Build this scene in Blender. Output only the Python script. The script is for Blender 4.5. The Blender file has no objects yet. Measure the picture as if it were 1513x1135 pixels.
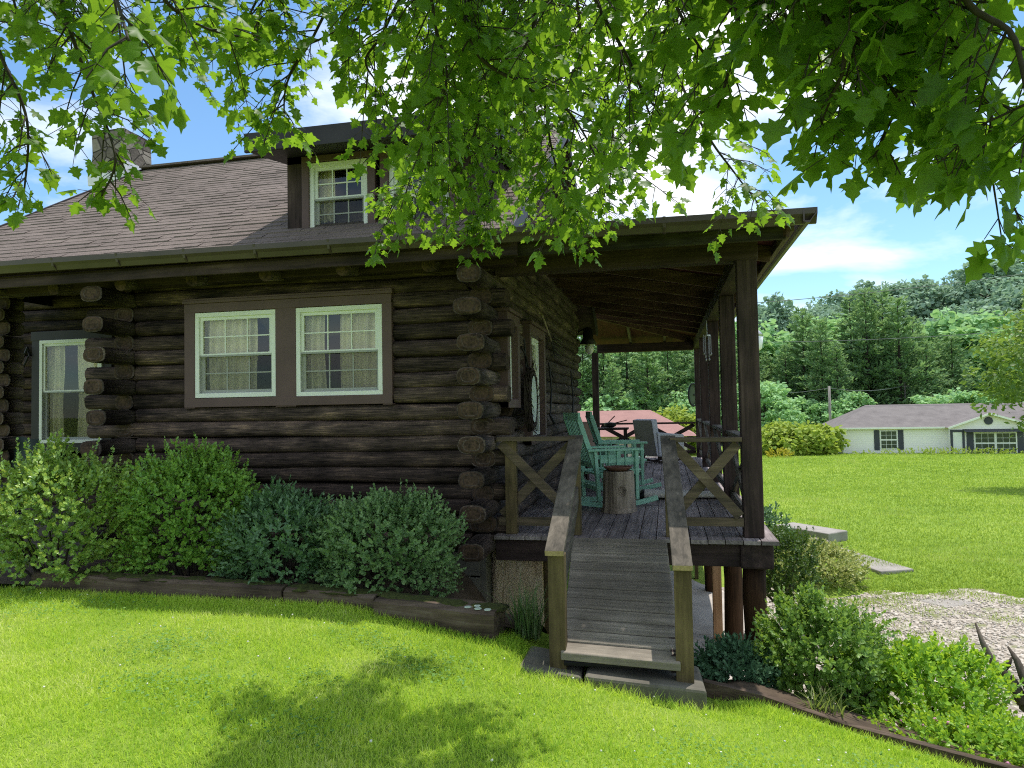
import bpy, math, random
import numpy as np
from mathutils import Vector, Matrix, Euler
random.seed(7); rng = np.random.default_rng(11)
sc = bpy.context.scene
COL = sc.collection
R = np.array([[0.9771,-0.2114,0.0248],[0.2119,0.9768,-0.0303],[-0.0178,0.0349,0.9992]])
F, CX, CY = 1050., 756.5, 567.5
CAM = np.array([0,0,1.6])

# ------------------------------------------------------------------ camera
import numpy.linalg as la
def orth(R):
    u,s,v = la.svd(R); return u@v
R = orth(R)
def ray(x,y): return R@np.array([(x-CX)/F,1,-(y-CY)/F])
def P(x,y,Y):
    r = ray(x,y); return CAM + r*(Y/r[1])
def PZ(x,y,Z):
    r = ray(x,y); return CAM + r*((Z-1.6)/r[2])
cd = bpy.data.cameras.new('camera'); cam = bpy.data.objects.new('camera', cd); COL.objects.link(cam)
rt, fw, up = R[:,0], R[:,1], R[:,2]
cam.matrix_world = Matrix(((rt[0],up[0],-fw[0],0),(rt[1],up[1],-fw[1],0),(rt[2],up[2],-fw[2],1.6),(0,0,0,1)))
cd.sensor_fit='HORIZONTAL'; cd.sensor_width=36; cd.lens=F/1513*36; cd.clip_end=3000; cd.clip_start=.05
sc.camera = cam
sc.view_settings.view_transform='Standard'; sc.view_settings.look='None'; sc.view_settings.exposure=0
cy = sc.cycles
cy.max_bounces=8; cy.diffuse_bounces=3; cy.glossy_bounces=3; cy.transmission_bounces=6; cy.transparent_max_bounces=12
cy.use_adaptive_sampling=True; cy.adaptive_threshold=.006; cy.use_denoising=False; cy.filter_width=1.1; cy.sample_clamp_indirect=10
try: cy.denoiser='OPENIMAGEDENOISE'
except Exception: pass

# ------------------------------------------------------------------ light
SUN = Vector((0.18,0.30,1)).normalized()
el = math.asin(SUN.z); az = math.atan2(SUN.x,SUN.y)
sd = bpy.data.lights.new('sun','SUN'); sun = bpy.data.objects.new('sun', sd); COL.objects.link(sun)
sd.energy=5.0; sd.angle=math.radians(.5); sd.color=(1,.94,.88)
sun.rotation_euler = SUN.to_track_quat('Z','Y').to_euler()
w = bpy.data.worlds.new('World'); sc.world = w; w.use_nodes=True
nt = w.node_tree; N=nt.nodes; N.clear(); LK=nt.links.new
sky=N.new('ShaderNodeTexSky'); sky.sky_type='NISHITA'; sky.sun_disc=False; sky.sun_elevation=el; sky.sun_rotation=az
sky.air_density=1.0; sky.dust_density=.15; sky.ozone_density=1.5
tc=N.new('ShaderNodeTexCoord'); mp=N.new('ShaderNodeMapping'); mp.inputs['Scale'].default_value=(1.0,1.0,2.6); mp.inputs['Location'].default_value=(.35,.1,.42)
mp.inputs['Rotation'].default_value=(0,0,1.75); LK(tc.outputs['Generated'],mp.inputs['Vector'])
n1=N.new('ShaderNodeTexNoise'); n1.inputs['Scale'].default_value=2.6; n1.inputs['Detail'].default_value=9; n1.inputs['Roughness'].default_value=.55; n1.inputs['Distortion'].default_value=.3
LK(mp.outputs['Vector'],n1.inputs['Vector'])
cr=N.new('ShaderNodeValToRGB'); cr.color_ramp.elements[0].position=.43; cr.color_ramp.elements[1].position=.61
cr.color_ramp.elements[0].color=(0,0,0,1)
LK(n1.outputs['Fac'],cr.inputs['Fac'])
n2=N.new('ShaderNodeTexNoise'); n2.inputs['Scale'].default_value=5; n2.inputs['Detail'].default_value=5
LK(mp.outputs['Vector'],n2.inputs['Vector'])
cc=N.new('ShaderNodeMix'); cc.data_type='RGBA'; cc.inputs['A'].default_value=(7.2,7.8,8.4,1); cc.inputs['B'].default_value=(11.,11.,11.,1)
LK(n2.outputs['Fac'],cc.inputs['Factor'])
sk2=N.new('ShaderNodeVectorMath'); sk2.operation='MULTIPLY'; sk2.inputs[1].default_value=(1.0,1.24,1.34)
LK(sky.outputs['Color'],sk2.inputs[0])
mx=N.new('ShaderNodeMix'); mx.data_type='RGBA'
LK(cr.outputs['Color'],mx.inputs['Factor']); LK(sk2.outputs['Vector'],mx.inputs['A']); LK(cc.outputs['Result'],mx.inputs['B'])
bg=N.new('ShaderNodeBackground'); bg.inputs['Strength'].default_value=.15
LK(mx.outputs['Result'],bg.inputs['Color'])
wo=N.new('ShaderNodeOutputWorld'); LK(bg.outputs['Background'],wo.inputs['Surface'])

# ------------------------------------------------------------------ materials
class NM:
    def __init__(s,name):
        s.m=bpy.data.materials.new(name); s.m.use_nodes=True; s.t=s.m.node_tree; s.n=s.t.nodes; s.n.clear()
        s.out=s.n.new('ShaderNodeOutputMaterial')
    def node(s,t,**kw):
        a=s.n.new('ShaderNode'+t)
        for k,v in kw.items():
            if k.startswith('i_'): a.inputs[k[2:].replace('_',' ')].default_value=v
            else: setattr(a,k,v)
        return a
    def l(s,a,b): s.t.links.new(a,b)
    def coord(s,scale=(1,1,1),kind='Object',rot=(0,0,0)):
        c=s.node('TexCoord'); m=s.node('Mapping'); m.inputs['Scale'].default_value=scale; m.inputs['Rotation'].default_value=rot
        s.l(c.outputs[kind],m.inputs['Vector']); return m.outputs['Vector']
    def noise(s,vec,scale,detail=5,rough=.55,dist=0):
        a=s.node('TexNoise'); a.inputs['Scale'].default_value=scale; a.inputs['Detail'].default_value=detail; a.inputs['Roughness'].default_value=rough; a.inputs['Distortion'].default_value=dist
        if vec is not None: s.l(vec,a.inputs['Vector'])
        return a.outputs['Fac']
    def ramp(s,fac,stops):
        r=s.node('ValToRGB'); e=r.color_ramp.elements
        while len(e)<len(stops): e.new(.5)
        for k,(p,c) in zip(e,stops):
            k.position=p; k.color=(*c,1) if not isinstance(c,(int,float)) else (c,c,c,1)
        s.l(fac,r.inputs['Fac']); return r.outputs['Color']
    def mix(s,fac,a,b,mode='MIX'):
        m=s.node('Mix',data_type='RGBA',blend_type=mode)
        for sock,v in (('Factor',fac),('A',a),('B',b)):
            if isinstance(v,(int,float)): m.inputs[sock].default_value=v
            elif isinstance(v,tuple): m.inputs[sock].default_value=(*v,1)
            else: s.l(v,m.inputs[sock])
        return m.outputs['Result']
    def bump(s,h,strength=.5,dist=.01,prev=None):
        b=s.node('Bump'); b.inputs['Strength'].default_value=strength; b.inputs['Distance'].default_value=dist
        s.l(h,b.inputs['Height'])
        if prev is not None: s.l(prev,b.inputs['Normal'])
        return b.outputs['Normal']
    def princ(s,col,rough=.7,bump=None,spec=.3,metal=0):
        p=s.node('BsdfPrincipled'); 
        if isinstance(col,tuple): p.inputs['Base Color'].default_value=(*col,1)
        else: s.l(col,p.inputs['Base Color'])
        if isinstance(rough,(int,float)): p.inputs['Roughness'].default_value=rough
        else: s.l(rough,p.inputs['Roughness'])
        p.inputs['Specular IOR Level'].default_value=spec; p.inputs['Metallic'].default_value=metal
        if bump is not None: s.l(bump,p.inputs['Normal'])
        return p.outputs['BSDF']
    def done(s,sh): s.l(sh,s.out.inputs['Surface']); return s.m

def wood(name,axis,dark,mid,light,grain=22,along=1.2,rough=.75,bump=.6,patch=1.0,lp=(.42,.56,.74),isl=0.0):
    m=NM(name); sca=[grain]*3; sca['xyz'.index(axis)]=along
    v=m.coord(tuple(sca)); a=m.noise(v,1.0,8,.65,.6)
    v2=m.coord((1,1,1)); b=m.noise(v2,2.2*patch,4,.6)
    v3=m.coord(tuple(3.5 if s==grain else .9 for s in sca)); c=m.noise(v3,2.0,4,.6,.4)
    f=m.mix(.35,a,b); f=m.mix(.3,f,c)
    col=m.ramp(f,[(lp[0],dark),(lp[1],mid),(lp[2],light)])
    if isl:
        g=m.node('NewGeometry'); col=m.mix(1.0,col,m.ramp(g.outputs['Random Per Island'],[(0,1-isl),(1,1.0)]),'MULTIPLY')
    return m.done(m.princ(col,rough,m.bump(a,bump,.016),.12))
LOGD,LOGM,LOGL=(.025,.019,.017),(.135,.094,.078),(.50,.33,.22)
log_x=wood('log_wood_x','x',LOGD,LOGM,LOGL,64,3.6,.78,1.0,1.2,(.42,.54,.68),.55)
log_y=wood('log_wood_y','y',(0.0405,0.0338,0.0297),(0.155,0.121,0.105),(0.513,0.365,0.257),56,3.2,.8,1,1.2,(.40,.54,.70),.5)
dark_x=wood('dark_timber_x','x',(.028,.020,.019),(.066,.044,.041),(.15,.105,.092))
dark_y=wood('dark_timber_y','y',(.028,.020,.019),(.066,.044,.041),(.15,.105,.092))
dark_z=wood('dark_timber_z','z',(.028,.020,.019),(.066,.044,.041),(.15,.105,.092))
rail_x=wood('rail_wood_x','x',(0.0683,0.0546,0.039),(0.146,0.109,0.0741),(0.312,0.244,0.166))
rail_y=wood('rail_wood_y','y',(0.065,0.0585,0.0468),(0.143,0.124,0.0975),(0.286,0.26,0.208))
rail_z=wood('rail_wood_z','z',(0.0675,0.051,0.027),(0.15,0.112,0.057),(0.255,0.195,0.105))
rafter_m=wood('rafter_wood','x',(.05,.03,.025),(.13,.08,.062),(.25,.17,.13))
deck_y=wood('deck_wood','y',(0.151,0.13,0.127),(0.348,0.297,0.288),(0.726,0.634,0.605),30,1.0,.75,.6,1.,(.40,.54,.72),.45)
ramp_x=wood('ramp_wood','x',(.085,.076,.062),(.25,.22,.175),(.52,.45,.36),22,.9,.7,.8,1.6,(.30,.50,.74),.45)
tie_x=wood('tie_wood','x',(0.042,0.0308,0.0224),(0.119,0.0868,0.063),(0.238,0.196,0.154))
post_z=wood('round_post_wood','z',(0.0189,0.00972,0.0054),(0.0648,0.0335,0.0173),(0.14,0.081,0.0432))
lumber_z=wood('new_lumber','z',(.26,.14,.07),(.40,.24,.13),(.5,.33,.2))
ceil_x=wood('ceiling_board','y',(.03,.010,.010),(.080,.024,.025),(.14,.05,.05),18,.8,.8,.5,1,(.36,.5,.7),.5)
stump_z=wood('stump_wood','z',(0.108,0.0864,0.0648),(0.342,0.278,0.216),(0.612,0.522,0.414),20,1.0)
pole_z=wood('utility_pole_wood','z',(.2,.18,.16),(.33,.31,.28),(.45,.42,.38),6,.5)
bark_z=wood('bark','z',(.02,.017,.013),(.06,.05,.04),(.14,.12,.10),14,3)
drift_x=wood('driftwood_grain','z',(.05,.04,.03),(.15,.125,.1),(.30,.26,.22),14,2)

def endgrain(name,axis,dark,light):
    m=NM(name); v=m.coord((1,1,1)); n=m.noise(v,9,4)
    sca=[45]*3; sca['xyz'.index(axis)]=0.01
    v2=m.coord(tuple(sca)); n2=m.noise(v2,1,3)
    col=m.ramp(m.mix(.5,n,n2),[(.35,dark),(.68,light)])
    return m.done(m.princ(col,.85,m.bump(n2,.5,.006),.2))
log_end_y=endgrain('log_end_grain_y','y',(.012,.009,.007),(.125,.078,.052))
log_end_x=endgrain('log_end_grain_x','x',(.018,.013,.010),(.09,.06,.04))
cut_end=endgrain('lit_cut_end','y',(.28,.2,.12),(.5,.38,.24))  # cut end grain, paled to stand for light on the handrail ends

def plain(name,col,rough=.6,var=.25,scale=6,bump=.15,spec=.3,metal=0):
    m=NM(name); v=m.coord(); n=m.noise(v,scale,6,.6)
    c=m.ramp(n,[(.3,tuple(x*(1-var) for x in col)),(.7,tuple(min(1,x*(1+var)) for x in col))])
    n2=m.noise(v,scale*9,3)
    return m.done(m.princ(c,rough,m.bump(n2,bump,.004),spec,metal))
trim=plain('brown_trim_paint',(.115,.070,.065),.55,.15,3,.1)
dark_trim=plain('dark_fascia_paint',(.028,.025,.028),.55,.3,3)
gutter_m=plain('brown_gutter_metal',(.060,.042,.040),.4,.3,2,.05,.5)
white_m=plain('white_vinyl',(.78,.80,.74),.45,.05,3,.03)
curtain_m=plain('cream_curtain',(.82,.77,.55),.9,.12,5,.2)
void_m=plain('unlit_void',(.01,.01,.01),.9)  # near-black stands in for unlit space
mint_m=plain('mint_paint',(.29,.55,.42),.5,.12,5,.1)
greyfab=plain('grey_fabric',(.50,.50,.55),.95,.06,60,.3)
greyfab2=plain('dark_grey_fabric',(.17,.16,.155),.95,.1,60,.3)
terra=plain('terracotta',(.17,.085,.06),.7,.3,12)
black_m=plain('black_iron',(.015,.015,.016),.5,.2,10)
wicker_m=plain('willow_twig',(.045,.032,.025),.8,.5,30)
mirror_m=plain('pale_glass_disc',(.62,.66,.66),.25,.05,4,0,.6)
concrete=plain('concrete',(.29,.27,.24),.9,.22,3,.5)
pad_m=plain('mossy_concrete',(.13,.12,.095),.9,.4,5,.6)
block_m=plain('foundation_block',(.15,.14,.11),.9,.35,4,.6)
soil_m=plain('bed_soil',(.085,.062,.042),1,.4,6,.9)
mat_m=plain('cream_mat',(.55,.52,.46),.9,.1,20)
brass_m=plain('pink_plastic',(.65,.40,.42),.5,.05)
lamp_glass=plain('frosted_lamp_glass',(.80,.82,.84),.3,.04)
chrome=plain('grey_metal',(.5,.5,.5),.4,.1,5,.05,.5,.6)
brownchair=plain('brown_leather',(.23,.15,.11),.6,.15)
moss_m=plain('moss',(.05,.06,.012),1,.5,30,1)
lichen_m=plain('lichen',(.48,.56,.46),1,.15,30,.6)
wire_m=plain('wire',(.16,.17,.18),.6)
flash_m=plain('white_flashing',(.7,.7,.72),.5,.1)
orange_m=plain('orange_flue',(.42,.16,.08),.7,.15)
dkgreen_m=plain('dark_green_metal',(.02,.035,.03),.5,.2)

m=NM('glass_pane'); g=m.node('BsdfGlossy'); g.inputs['Roughness'].default_value=.02; g.inputs['Color'].default_value=(1,1,1,1)
t=m.node('BsdfTransparent'); fr=m.node('Fresnel'); fr.inputs['IOR'].default_value=1.6
ms=m.node('MixShader'); m.l(fr.outputs[0],ms.inputs[0]); m.l(t.outputs[0],ms.inputs[1]); m.l(g.outputs[0],ms.inputs[2]); glass_m=m.done(ms.outputs[0])

m=NM('insect_screen'); d=m.node('BsdfDiffuse'); d.inputs['Color'].default_value=(.02,.022,.022,1); t=m.node('BsdfTransparent'); ms=m.node('MixShader'); ms.inputs[0].default_value=.34
m.l(t.outputs[0],ms.inputs[1]); m.l(d.outputs[0],ms.inputs[2]); screen_m=m.done(ms.outputs[0])
def shingle(name,c1,c2,cm,row,width,yaxis=True):
    m=NM(name); c=m.node('TexCoord'); mpn=m.node('Mapping'); m.l(c.outputs['Object'],mpn.inputs['Vector'])
    b=m.node('TexBrick'); b.offset=.37; b.offset_frequency=2; b.squash=1.35; b.squash_frequency=3
    b.inputs['Scale'].default_value=1; b.inputs['Brick Width'].default_value=width; b.inputs['Row Height'].default_value=row
    b.inputs['Mortar Size'].default_value=.004; b.inputs['Color1'].default_value=(*c1,1); b.inputs['Color2'].default_value=(*c2,1); b.inputs['Mortar'].default_value=(*cm,1)
    b.inputs['Bias'].default_value=.0
    m.l(mpn.outputs['Vector'],b.inputs['Vector'])
    n=m.noise(m.coord((1,1,1)),1.3,4); n2=m.noise(m.coord((1,1,1)),90,2)
    col=m.mix(.55,b.outputs['Color'],m.ramp(n,[(.3,tuple(x*.6 for x in c1)),(.7,c2)]))
    col=m.mix(.35,col,m.ramp(n2,[(.35,tuple(x*.4 for x in c1)),(.65,tuple(x*1.5 for x in c2))]))
    return m.done(m.princ(col,.9,m.bump(n2,.5,.006),.2))
roof_m=shingle('brown_shingles',(.110,.088,.074),(.205,.165,.142),(.03,.022,.02),.118,.23)
roof_far=shingle('grey_shingles',(.15,.135,.13),(.22,.20,.19),(.1,.09,.09),.3,.6)
roof_red=shingle('red_shingles',(.31,.17,.15),(.37,.21,.185),(.25,.13,.12),.3,.6)

def stone(name,c1,c2,joint,scale,axis=None):
    m=NM(name); v=m.coord((1,1,1.3))
    vo=m.node('TexVoronoi',feature='DISTANCE_TO_EDGE'); vo.inputs['Scale'].default_value=scale; m.l(v,vo.inputs['Vector'])
    vc=m.node('TexVoronoi'); vc.inputs['Scale'].default_value=scale; m.l(v,vc.inputs['Vector'])
    sep=m.node('SeparateColor'); m.l(vc.outputs['Color'],sep.inputs['Color'])
    n=m.noise(v,scale*4,5)
    base=m.ramp(m.mix(.5,sep.outputs['Red'],n),[(.3,c1),(.7,c2)])
    e=m.ramp(vo.outputs['Distance'],[(.0,0.),(.06,1.)])
    col=m.mix(e,joint,base)
    return m.done(m.princ(col,.9,m.bump(m.mix(.25,e,n),1,.03),.2))
stone_m=stone('field_stone',(.12,.10,.085),(.27,.235,.20),(.06,.05,.045),4.5)
farstone=stone('pale_stone',(.35,.29,.24),(.5,.44,.38),(.4,.38,.35),2.5)

def leafmat(name,c1,c2,trans,rough=.5,tmix=.45,spec=.3,big=None,spots=0):
    m=NM(name); g=m.node('NewGeometry'); 
    f=g.outputs['Random Per Island']
    if big: f=m.mix(.6,f,m.ramp(m.noise(m.coord(),big,3),[(.35,0.),(.65,1.)]))
    col=m.ramp(f,[(.0,c1),(1.,c2)])
    if spots: col=m.mix(m.ramp(m.noise(m.coord(),70,4,.7),[(.60,0.),(.70,.8)]),col,(.05,.04,.012)); col=m.mix(m.ramp(m.noise(m.coord(),22,3),[(.4,0.),(.7,.35)]),col,tuple(min(1,q*1.5) for q in c2))
    p=m.princ(col,rough,None,spec)
    tr=m.node('BsdfTranslucent'); tc_=m.mix(.75,col,trans); m.l(tc_,tr.inputs['Color'])
    ms=m.node('MixShader'); ms.inputs[0].default_value=tmix; m.l(p,ms.inputs[1]); m.l(tr.outputs[0],ms.inputs[2])
    return m.done(ms.outputs[0])
maple_m=leafmat('maple_leaf',(.042,.10,.016),(.105,.20,.026),(.36,.62,.03),.5,.5,.3,None,1)
bushA=leafmat('bright_shrub_leaf',(0.105,0.262,0.0436),(0.262,0.471,0.0782),(0.488,0.578,0.087),.4,.3,.4)
bushB=leafmat('euonymus_leaf',(0.107,0.249,0.0445),(0.392,0.569,0.125),(0.605,0.663,0.107),.35,.3,.5)
bushC=leafmat('rhododendron_leaf',(0.0695,0.154,0.0645),(0.16,0.286,0.124),(0.248,0.423,0.124),.4,.2,.5)
bushD=leafmat('azalea_leaf',(0.0966,0.2,0.0717),(0.249,0.372,0.153),(0.387,0.552,0.165),.45,.25,.4)
boxm=leafmat('boxwood_leaf',(.03,.08,.015),(.10,.19,.03),(.18,.28,.03),.4,.3,.4)
bushG=leafmat('open_azalea_leaf',(0.0765,0.17,0.034),(0.255,0.408,0.085),(0.408,0.612,0.068),.4,.35,.4)
bushE=leafmat('sunny_azalea_leaf',(0.128,0.288,0.032),(0.32,0.528,0.056),(0.608,0.832,0.048),.4,.4,.4)
junim=leafmat('juniper_needle',(0.055,0.132,0.066),(0.11,0.22,0.11),(0.11,0.22,0.11),.6,.2)
hostam=leafmat('variegated_leaf',(.20,.30,.08),(.66,.66,.28),(.5,.55,.12),.45,.35)
irism=leafmat('iris_blade',(0.044,0.099,0.033),(0.154,0.22,0.077),(0.22,0.352,0.088),.4,.25)
pinem=leafmat('pine_needles',(0.13,0.238,0.13),(0.281,0.432,0.184),(0.346,0.518,0.151),.7,.3,.1,.12)
decim=leafmat('hardwood_leaf',(0.217,0.392,0.203),(0.464,0.696,0.319),(0.522,0.812,0.261),.7,.3,.1,.1)
hillm=leafmat('haze_tinted_hill_leaf',(0.204,0.314,0.25),(0.369,0.508,0.35),(0.369,0.554,0.295),.8,.3,.1,.08)  # pale blue-green puts distance haze into the far leaf colours
brightm=leafmat('yellow_green_leaf',(0.192,0.288,0.048),(0.408,0.504,0.084),(0.48,0.6,0.072),.6,.35,.2)
rtreem=leafmat('walnut_leaf',(0.072,0.144,0.036),(0.192,0.3,0.06),(0.36,0.504,0.072),.5,.35,.3)

def grassmat(name,stops,trans,tmix=.35):
    m=NM(name); g=m.node('NewGeometry')
    n=m.noise(m.coord(),.9,4,.6); n2=m.noise(m.coord(),.22,2,.5)
    f=m.mix(.6,g.outputs['Random Per Island'],m.ramp(m.mix(.4,n,n2),[(.38,0.),(.60,1.)]))
    col=m.ramp(f,stops); p=m.princ(col,.55,None,.25)
    tr=m.node('BsdfTranslucent'); tr.inputs['Color'].default_value=(*trans,1)
    ms=m.node('MixShader'); ms.inputs[0].default_value=tmix; m.l(p,ms.inputs[1]); m.l(tr.outputs[0],ms.inputs[2])
    return m.done(ms.outputs[0])
GST=[(.05,(.13,.27,.03)),(.35,(.33,.53,.055)),(.65,(.56,.70,.10)),(.90,(.82,.79,.36))]
grass_m=grassmat('lawn_grass_blades',GST,(.66,.84,.08),.44)
fargrass_m=grassmat('far_grass_blades',[(.05,(.09,.18,.025)),(.35,(.20,.34,.04)),(.65,(.33,.46,.07)),(.92,(.50,.52,.18))],(.42,.56,.06),.42)
m=NM('lawn_ground'); v=m.coord()
n=m.noise(v,1.1,5); n2=m.noise(v,38,4,.7); n3=m.noise(v,.12,3); n4=m.noise(m.coord((1,1,1)),9,3)
fac=m.mix(.45,n,n2); fac=m.mix(.3,fac,n3); fac=m.mix(.2,fac,n4)
col=m.ramp(fac,[(.36,(.10,.16,.025)),(.47,(.19,.30,.04)),(.57,(.28,.38,.06)),(.70,(.40,.43,.13))])
lawn_m=m.done(m.princ(col,.9,m.bump(n2,.8,.03),.1))
m=NM('gravel_surface'); v=m.coord()
vo=m.node('TexVoronoi'); vo.inputs['Scale'].default_value=26; m.l(v,vo.inputs['Vector'])
sp=m.node('SeparateColor'); m.l(vo.outputs['Color'],sp.inputs['Color'])
n=m.noise(v,.9,4); n2=m.noise(v,3.,5)
col=m.ramp(m.mix(.4,sp.outputs['Red'],n2),[(.25,(.27,.235,.19)),(.6,(.47,.42,.35)),(.85,(.62,.57,.50))])
col=m.mix(m.ramp(n2,[(.52,0.),(.62,.75)]),col,(.17,.20,.06))
gravel_m=m.done(m.princ(col,.95,m.bump(vo.outputs['Distance'],.9,.03),.2))
m=NM('stucco_bark_slab'); v=m.coord((9,9,2.2)); n=m.noise(v,1,7,.7,1.2)
col=m.ramp(n,[(.32,(.22,.15,.08)),(.40,(.62,.47,.30)),(.7,(.88,.74,.54))])
slab_m=m.done(m.princ(col,.95,m.bump(n,1,.03),.2))
m=NM('vinyl_siding'); v=m.coord((0,0,1)); wv=m.node('TexWave',wave_type='BANDS',bands_direction='Z',wave_profile='SAW'); wv.inputs['Scale'].default_value=1.5; m.l(v,wv.inputs['Vector'])
col=m.ramp(wv.outputs['Fac'],[(.0,(.72,.68,.62)),(.15,(.92,.89,.85))])
siding_m=m.done(m.princ(col,.6))
slate_m=plain('slate_shutter_paint',(.055,.06,.075),.6,.1)
dark_glass=plain('dark_window_glass',(.05,.06,.06),.1,.3,2,0,.6)

# ------------------------------------------------------------------ builders
class MB:
    def __init__(s): s.v=[]; s.f=[]; s.m=[]
    def add(s,vs,fs,mi=0):
        b=len(s.v); s.v+= [tuple(map(float,v)) for v in vs]; s.f+=[tuple(b+i for i in f) for f in fs]; s.m+=[mi]*len(fs); return s
    def box(s,a,b,mi=0):
        x0,y0,z0=[min(i,j) for i,j in zip(a,b)]; x1,y1,z1=[max(i,j) for i,j in zip(a,b)]
        return s.add([(x0,y0,z0),(x1,y0,z0),(x1,y1,z0),(x0,y1,z0),(x0,y0,z1),(x1,y0,z1),(x1,y1,z1),(x0,y1,z1)],
          [(0,3,2,1),(4,5,6,7),(0,1,5,4),(1,2,6,5),(2,3,7,6),(3,0,4,7)],mi)
    def bar(s,A,B,w,h,upv=(0,0,1),mi=0):
        A=Vector(A);B=Vector(B); d=(B-A).normalized(); u=Vector(upv); sd_=d.cross(u).normalized(); u=sd_.cross(d).normalized()
        q=[]
        for p in (A,B):
            for i,j in ((-1,-1),(1,-1),(1,1),(-1,1)): q.append(p+sd_*(i*w/2)+u*(j*h/2))
        return s.add(q,[(0,1,2,3),(7,6,5,4),(0,4,5,1),(1,5,6,2),(2,6,7,3),(3,7,4,0)],mi)
    def tube(s,pts,rad,n=8,mi=0,cap=True,mie=None):
        pts=[Vector(p) for p in pts]; rad=[rad]*len(pts) if isinstance(rad,(int,float)) else rad
        vs=[];prev=None
        for i,p in enumerate(pts):
            d=(pts[min(i+1,len(pts)-1)]-pts[max(i-1,0)]).normalized()
            if prev is None: a=d.orthogonal().normalized()
            else: a=(prev-d*prev.dot(d)).normalized()
            prev=a; b=d.cross(a)
            for k in range(n):
                t=2*math.pi*k/n; vs.append(p+(a*math.cos(t)+b*math.sin(t))*rad[i])
        fs=[]
        for i in range(len(pts)-1):
            for k in range(n): fs.append((i*n+k,i*n+(k+1)%n,(i+1)*n+(k+1)%n,(i+1)*n+k))
        s.add(vs,fs,mi)
        if cap:
            b=len(s.v)-len(vs); L=len(pts)-1
            s.f.append(tuple(b+k for k in range(n))[::-1]); s.m.append(mi if mie is None else mie)
            s.f.append(tuple(b+L*n+k for k in range(n))); s.m.append(mi if mie is None else mie)
        return s
    def lathe(s,c,prof,n=20,mi=0):
        c=Vector(c); vs=[]
        for r,z in prof:
            for k in range(n):
                t=2*math.pi*k/n; vs.append((c.x+r*math.cos(t),c.y+r*math.sin(t),c.z+z))
        fs=[(i*n+k,i*n+(k+1)%n,(i+1)*n+(k+1)%n,(i+1)*n+k) for i in range(len(prof)-1) for k in range(n)]
        fs.append(tuple(range(n))[::-1]); fs.append(tuple((len(prof)-1)*n+k for k in range(n)))
        return s.add(vs,fs,mi)
    def log(s,axis,a,b,c1,z,w,h,mi=0,mie=1,seg=.4):
        # a flattened log along X or Y from a to b; c1 = the other horizontal coordinate
        n=14; L=max(2,int(abs(b-a)/seg)+1); vs=[]; ph=random.uniform(0,9); ph2=random.uniform(0,9)
        for i in range(L+1):
            t=a+(b-a)*i/L; jw=1+.05*math.sin(t*1.7+ph)+.03*math.sin(t*4.1+ph2)+random.uniform(-.03,.03); dz=.009*math.sin(t*1.1+ph2)+.004*math.sin(t*3.7+ph)
            for k in range(n):
                q=2*math.pi*k/n; cu=math.copysign(abs(math.cos(q))**.62,math.cos(q)); cz=math.copysign(abs(math.sin(q))**.75,math.sin(q))
                r=1+random.uniform(-.035,.035)
                o=cu*w/2*jw*r; zz=z+dz+cz*h/2
                vs.append((t,c1+o,zz) if axis=='x' else (c1+o,t,zz))
        fs=[(i*n+k,i*n+(k+1)%n,(i+1)*n+(k+1)%n,(i+1)*n+k) for i in range(L) for k in range(n)]
        if axis=='y': fs=[f[::-1] for f in fs]
        s.add(vs,fs,mi); B=len(s.v)-len(vs)
        e0=tuple(B+k for k in range(n)); e1=tuple(B+L*n+k for k in range(n))
        for e,sg in ((e0[::-1],-1),(e1,1)):
            pts=[Vector(s.v[i]) for i in e]; c=sum(pts,Vector())/n; ax=Vector((1,0,0)) if axis=='x' else Vector((0,1,0)); sgn=sg*(1 if b>a else -1)
            prev=list(e); mats_=[mi,mie,mi,mie,mie]
            for lv,(rr,dd) in enumerate(((.90,.012),(.62,.016),(.56,.013),(.26,.017))):
                nb=len(s.v); s.v+=[tuple(c+(p-c)*rr*random.uniform(.96,1.04)+ax*sgn*(dd+random.uniform(-.003,.003))) for p in pts]; cur=list(range(nb,nb+n))
                s.f+=[(prev[k],prev[(k+1)%n],cur[(k+1)%n],cur[k]) for k in range(n)]; s.m+=[mats_[lv]]*n; prev=cur
            s.f.append(tuple(prev)); s.m.append(mie)
        return s
    def build(s,name,mats,parent=None,local=False,bevel=0,smooth=False):
        if not isinstance(mats,(list,tuple)): mats=[mats]
        off=Vector((0,0,0))
        if parent is not None and not local:
            q=parent
            while q is not None: off+=q.location; q=q.parent
        me=bpy.data.meshes.new(name); me.from_pydata([(v[0]-off.x,v[1]-off.y,v[2]-off.z) for v in s.v],[],s.f)
        for mm in mats: me.materials.append(mm)
        me.polygons.foreach_set('material_index',s.m)
        if smooth: me.polygons.foreach_set('use_smooth',[True]*len(s.f))
        me.update(); o=bpy.data.objects.new(name,me); COL.objects.link(o)
        if parent is not None: o.parent=parent
        if bevel:
            bm=o.modifiers.new('bevel','BEVEL'); bm.width=bevel; bm.segments=2; bm.limit_method='ANGLE'; bm.angle_limit=math.radians(50)
        return o
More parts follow.
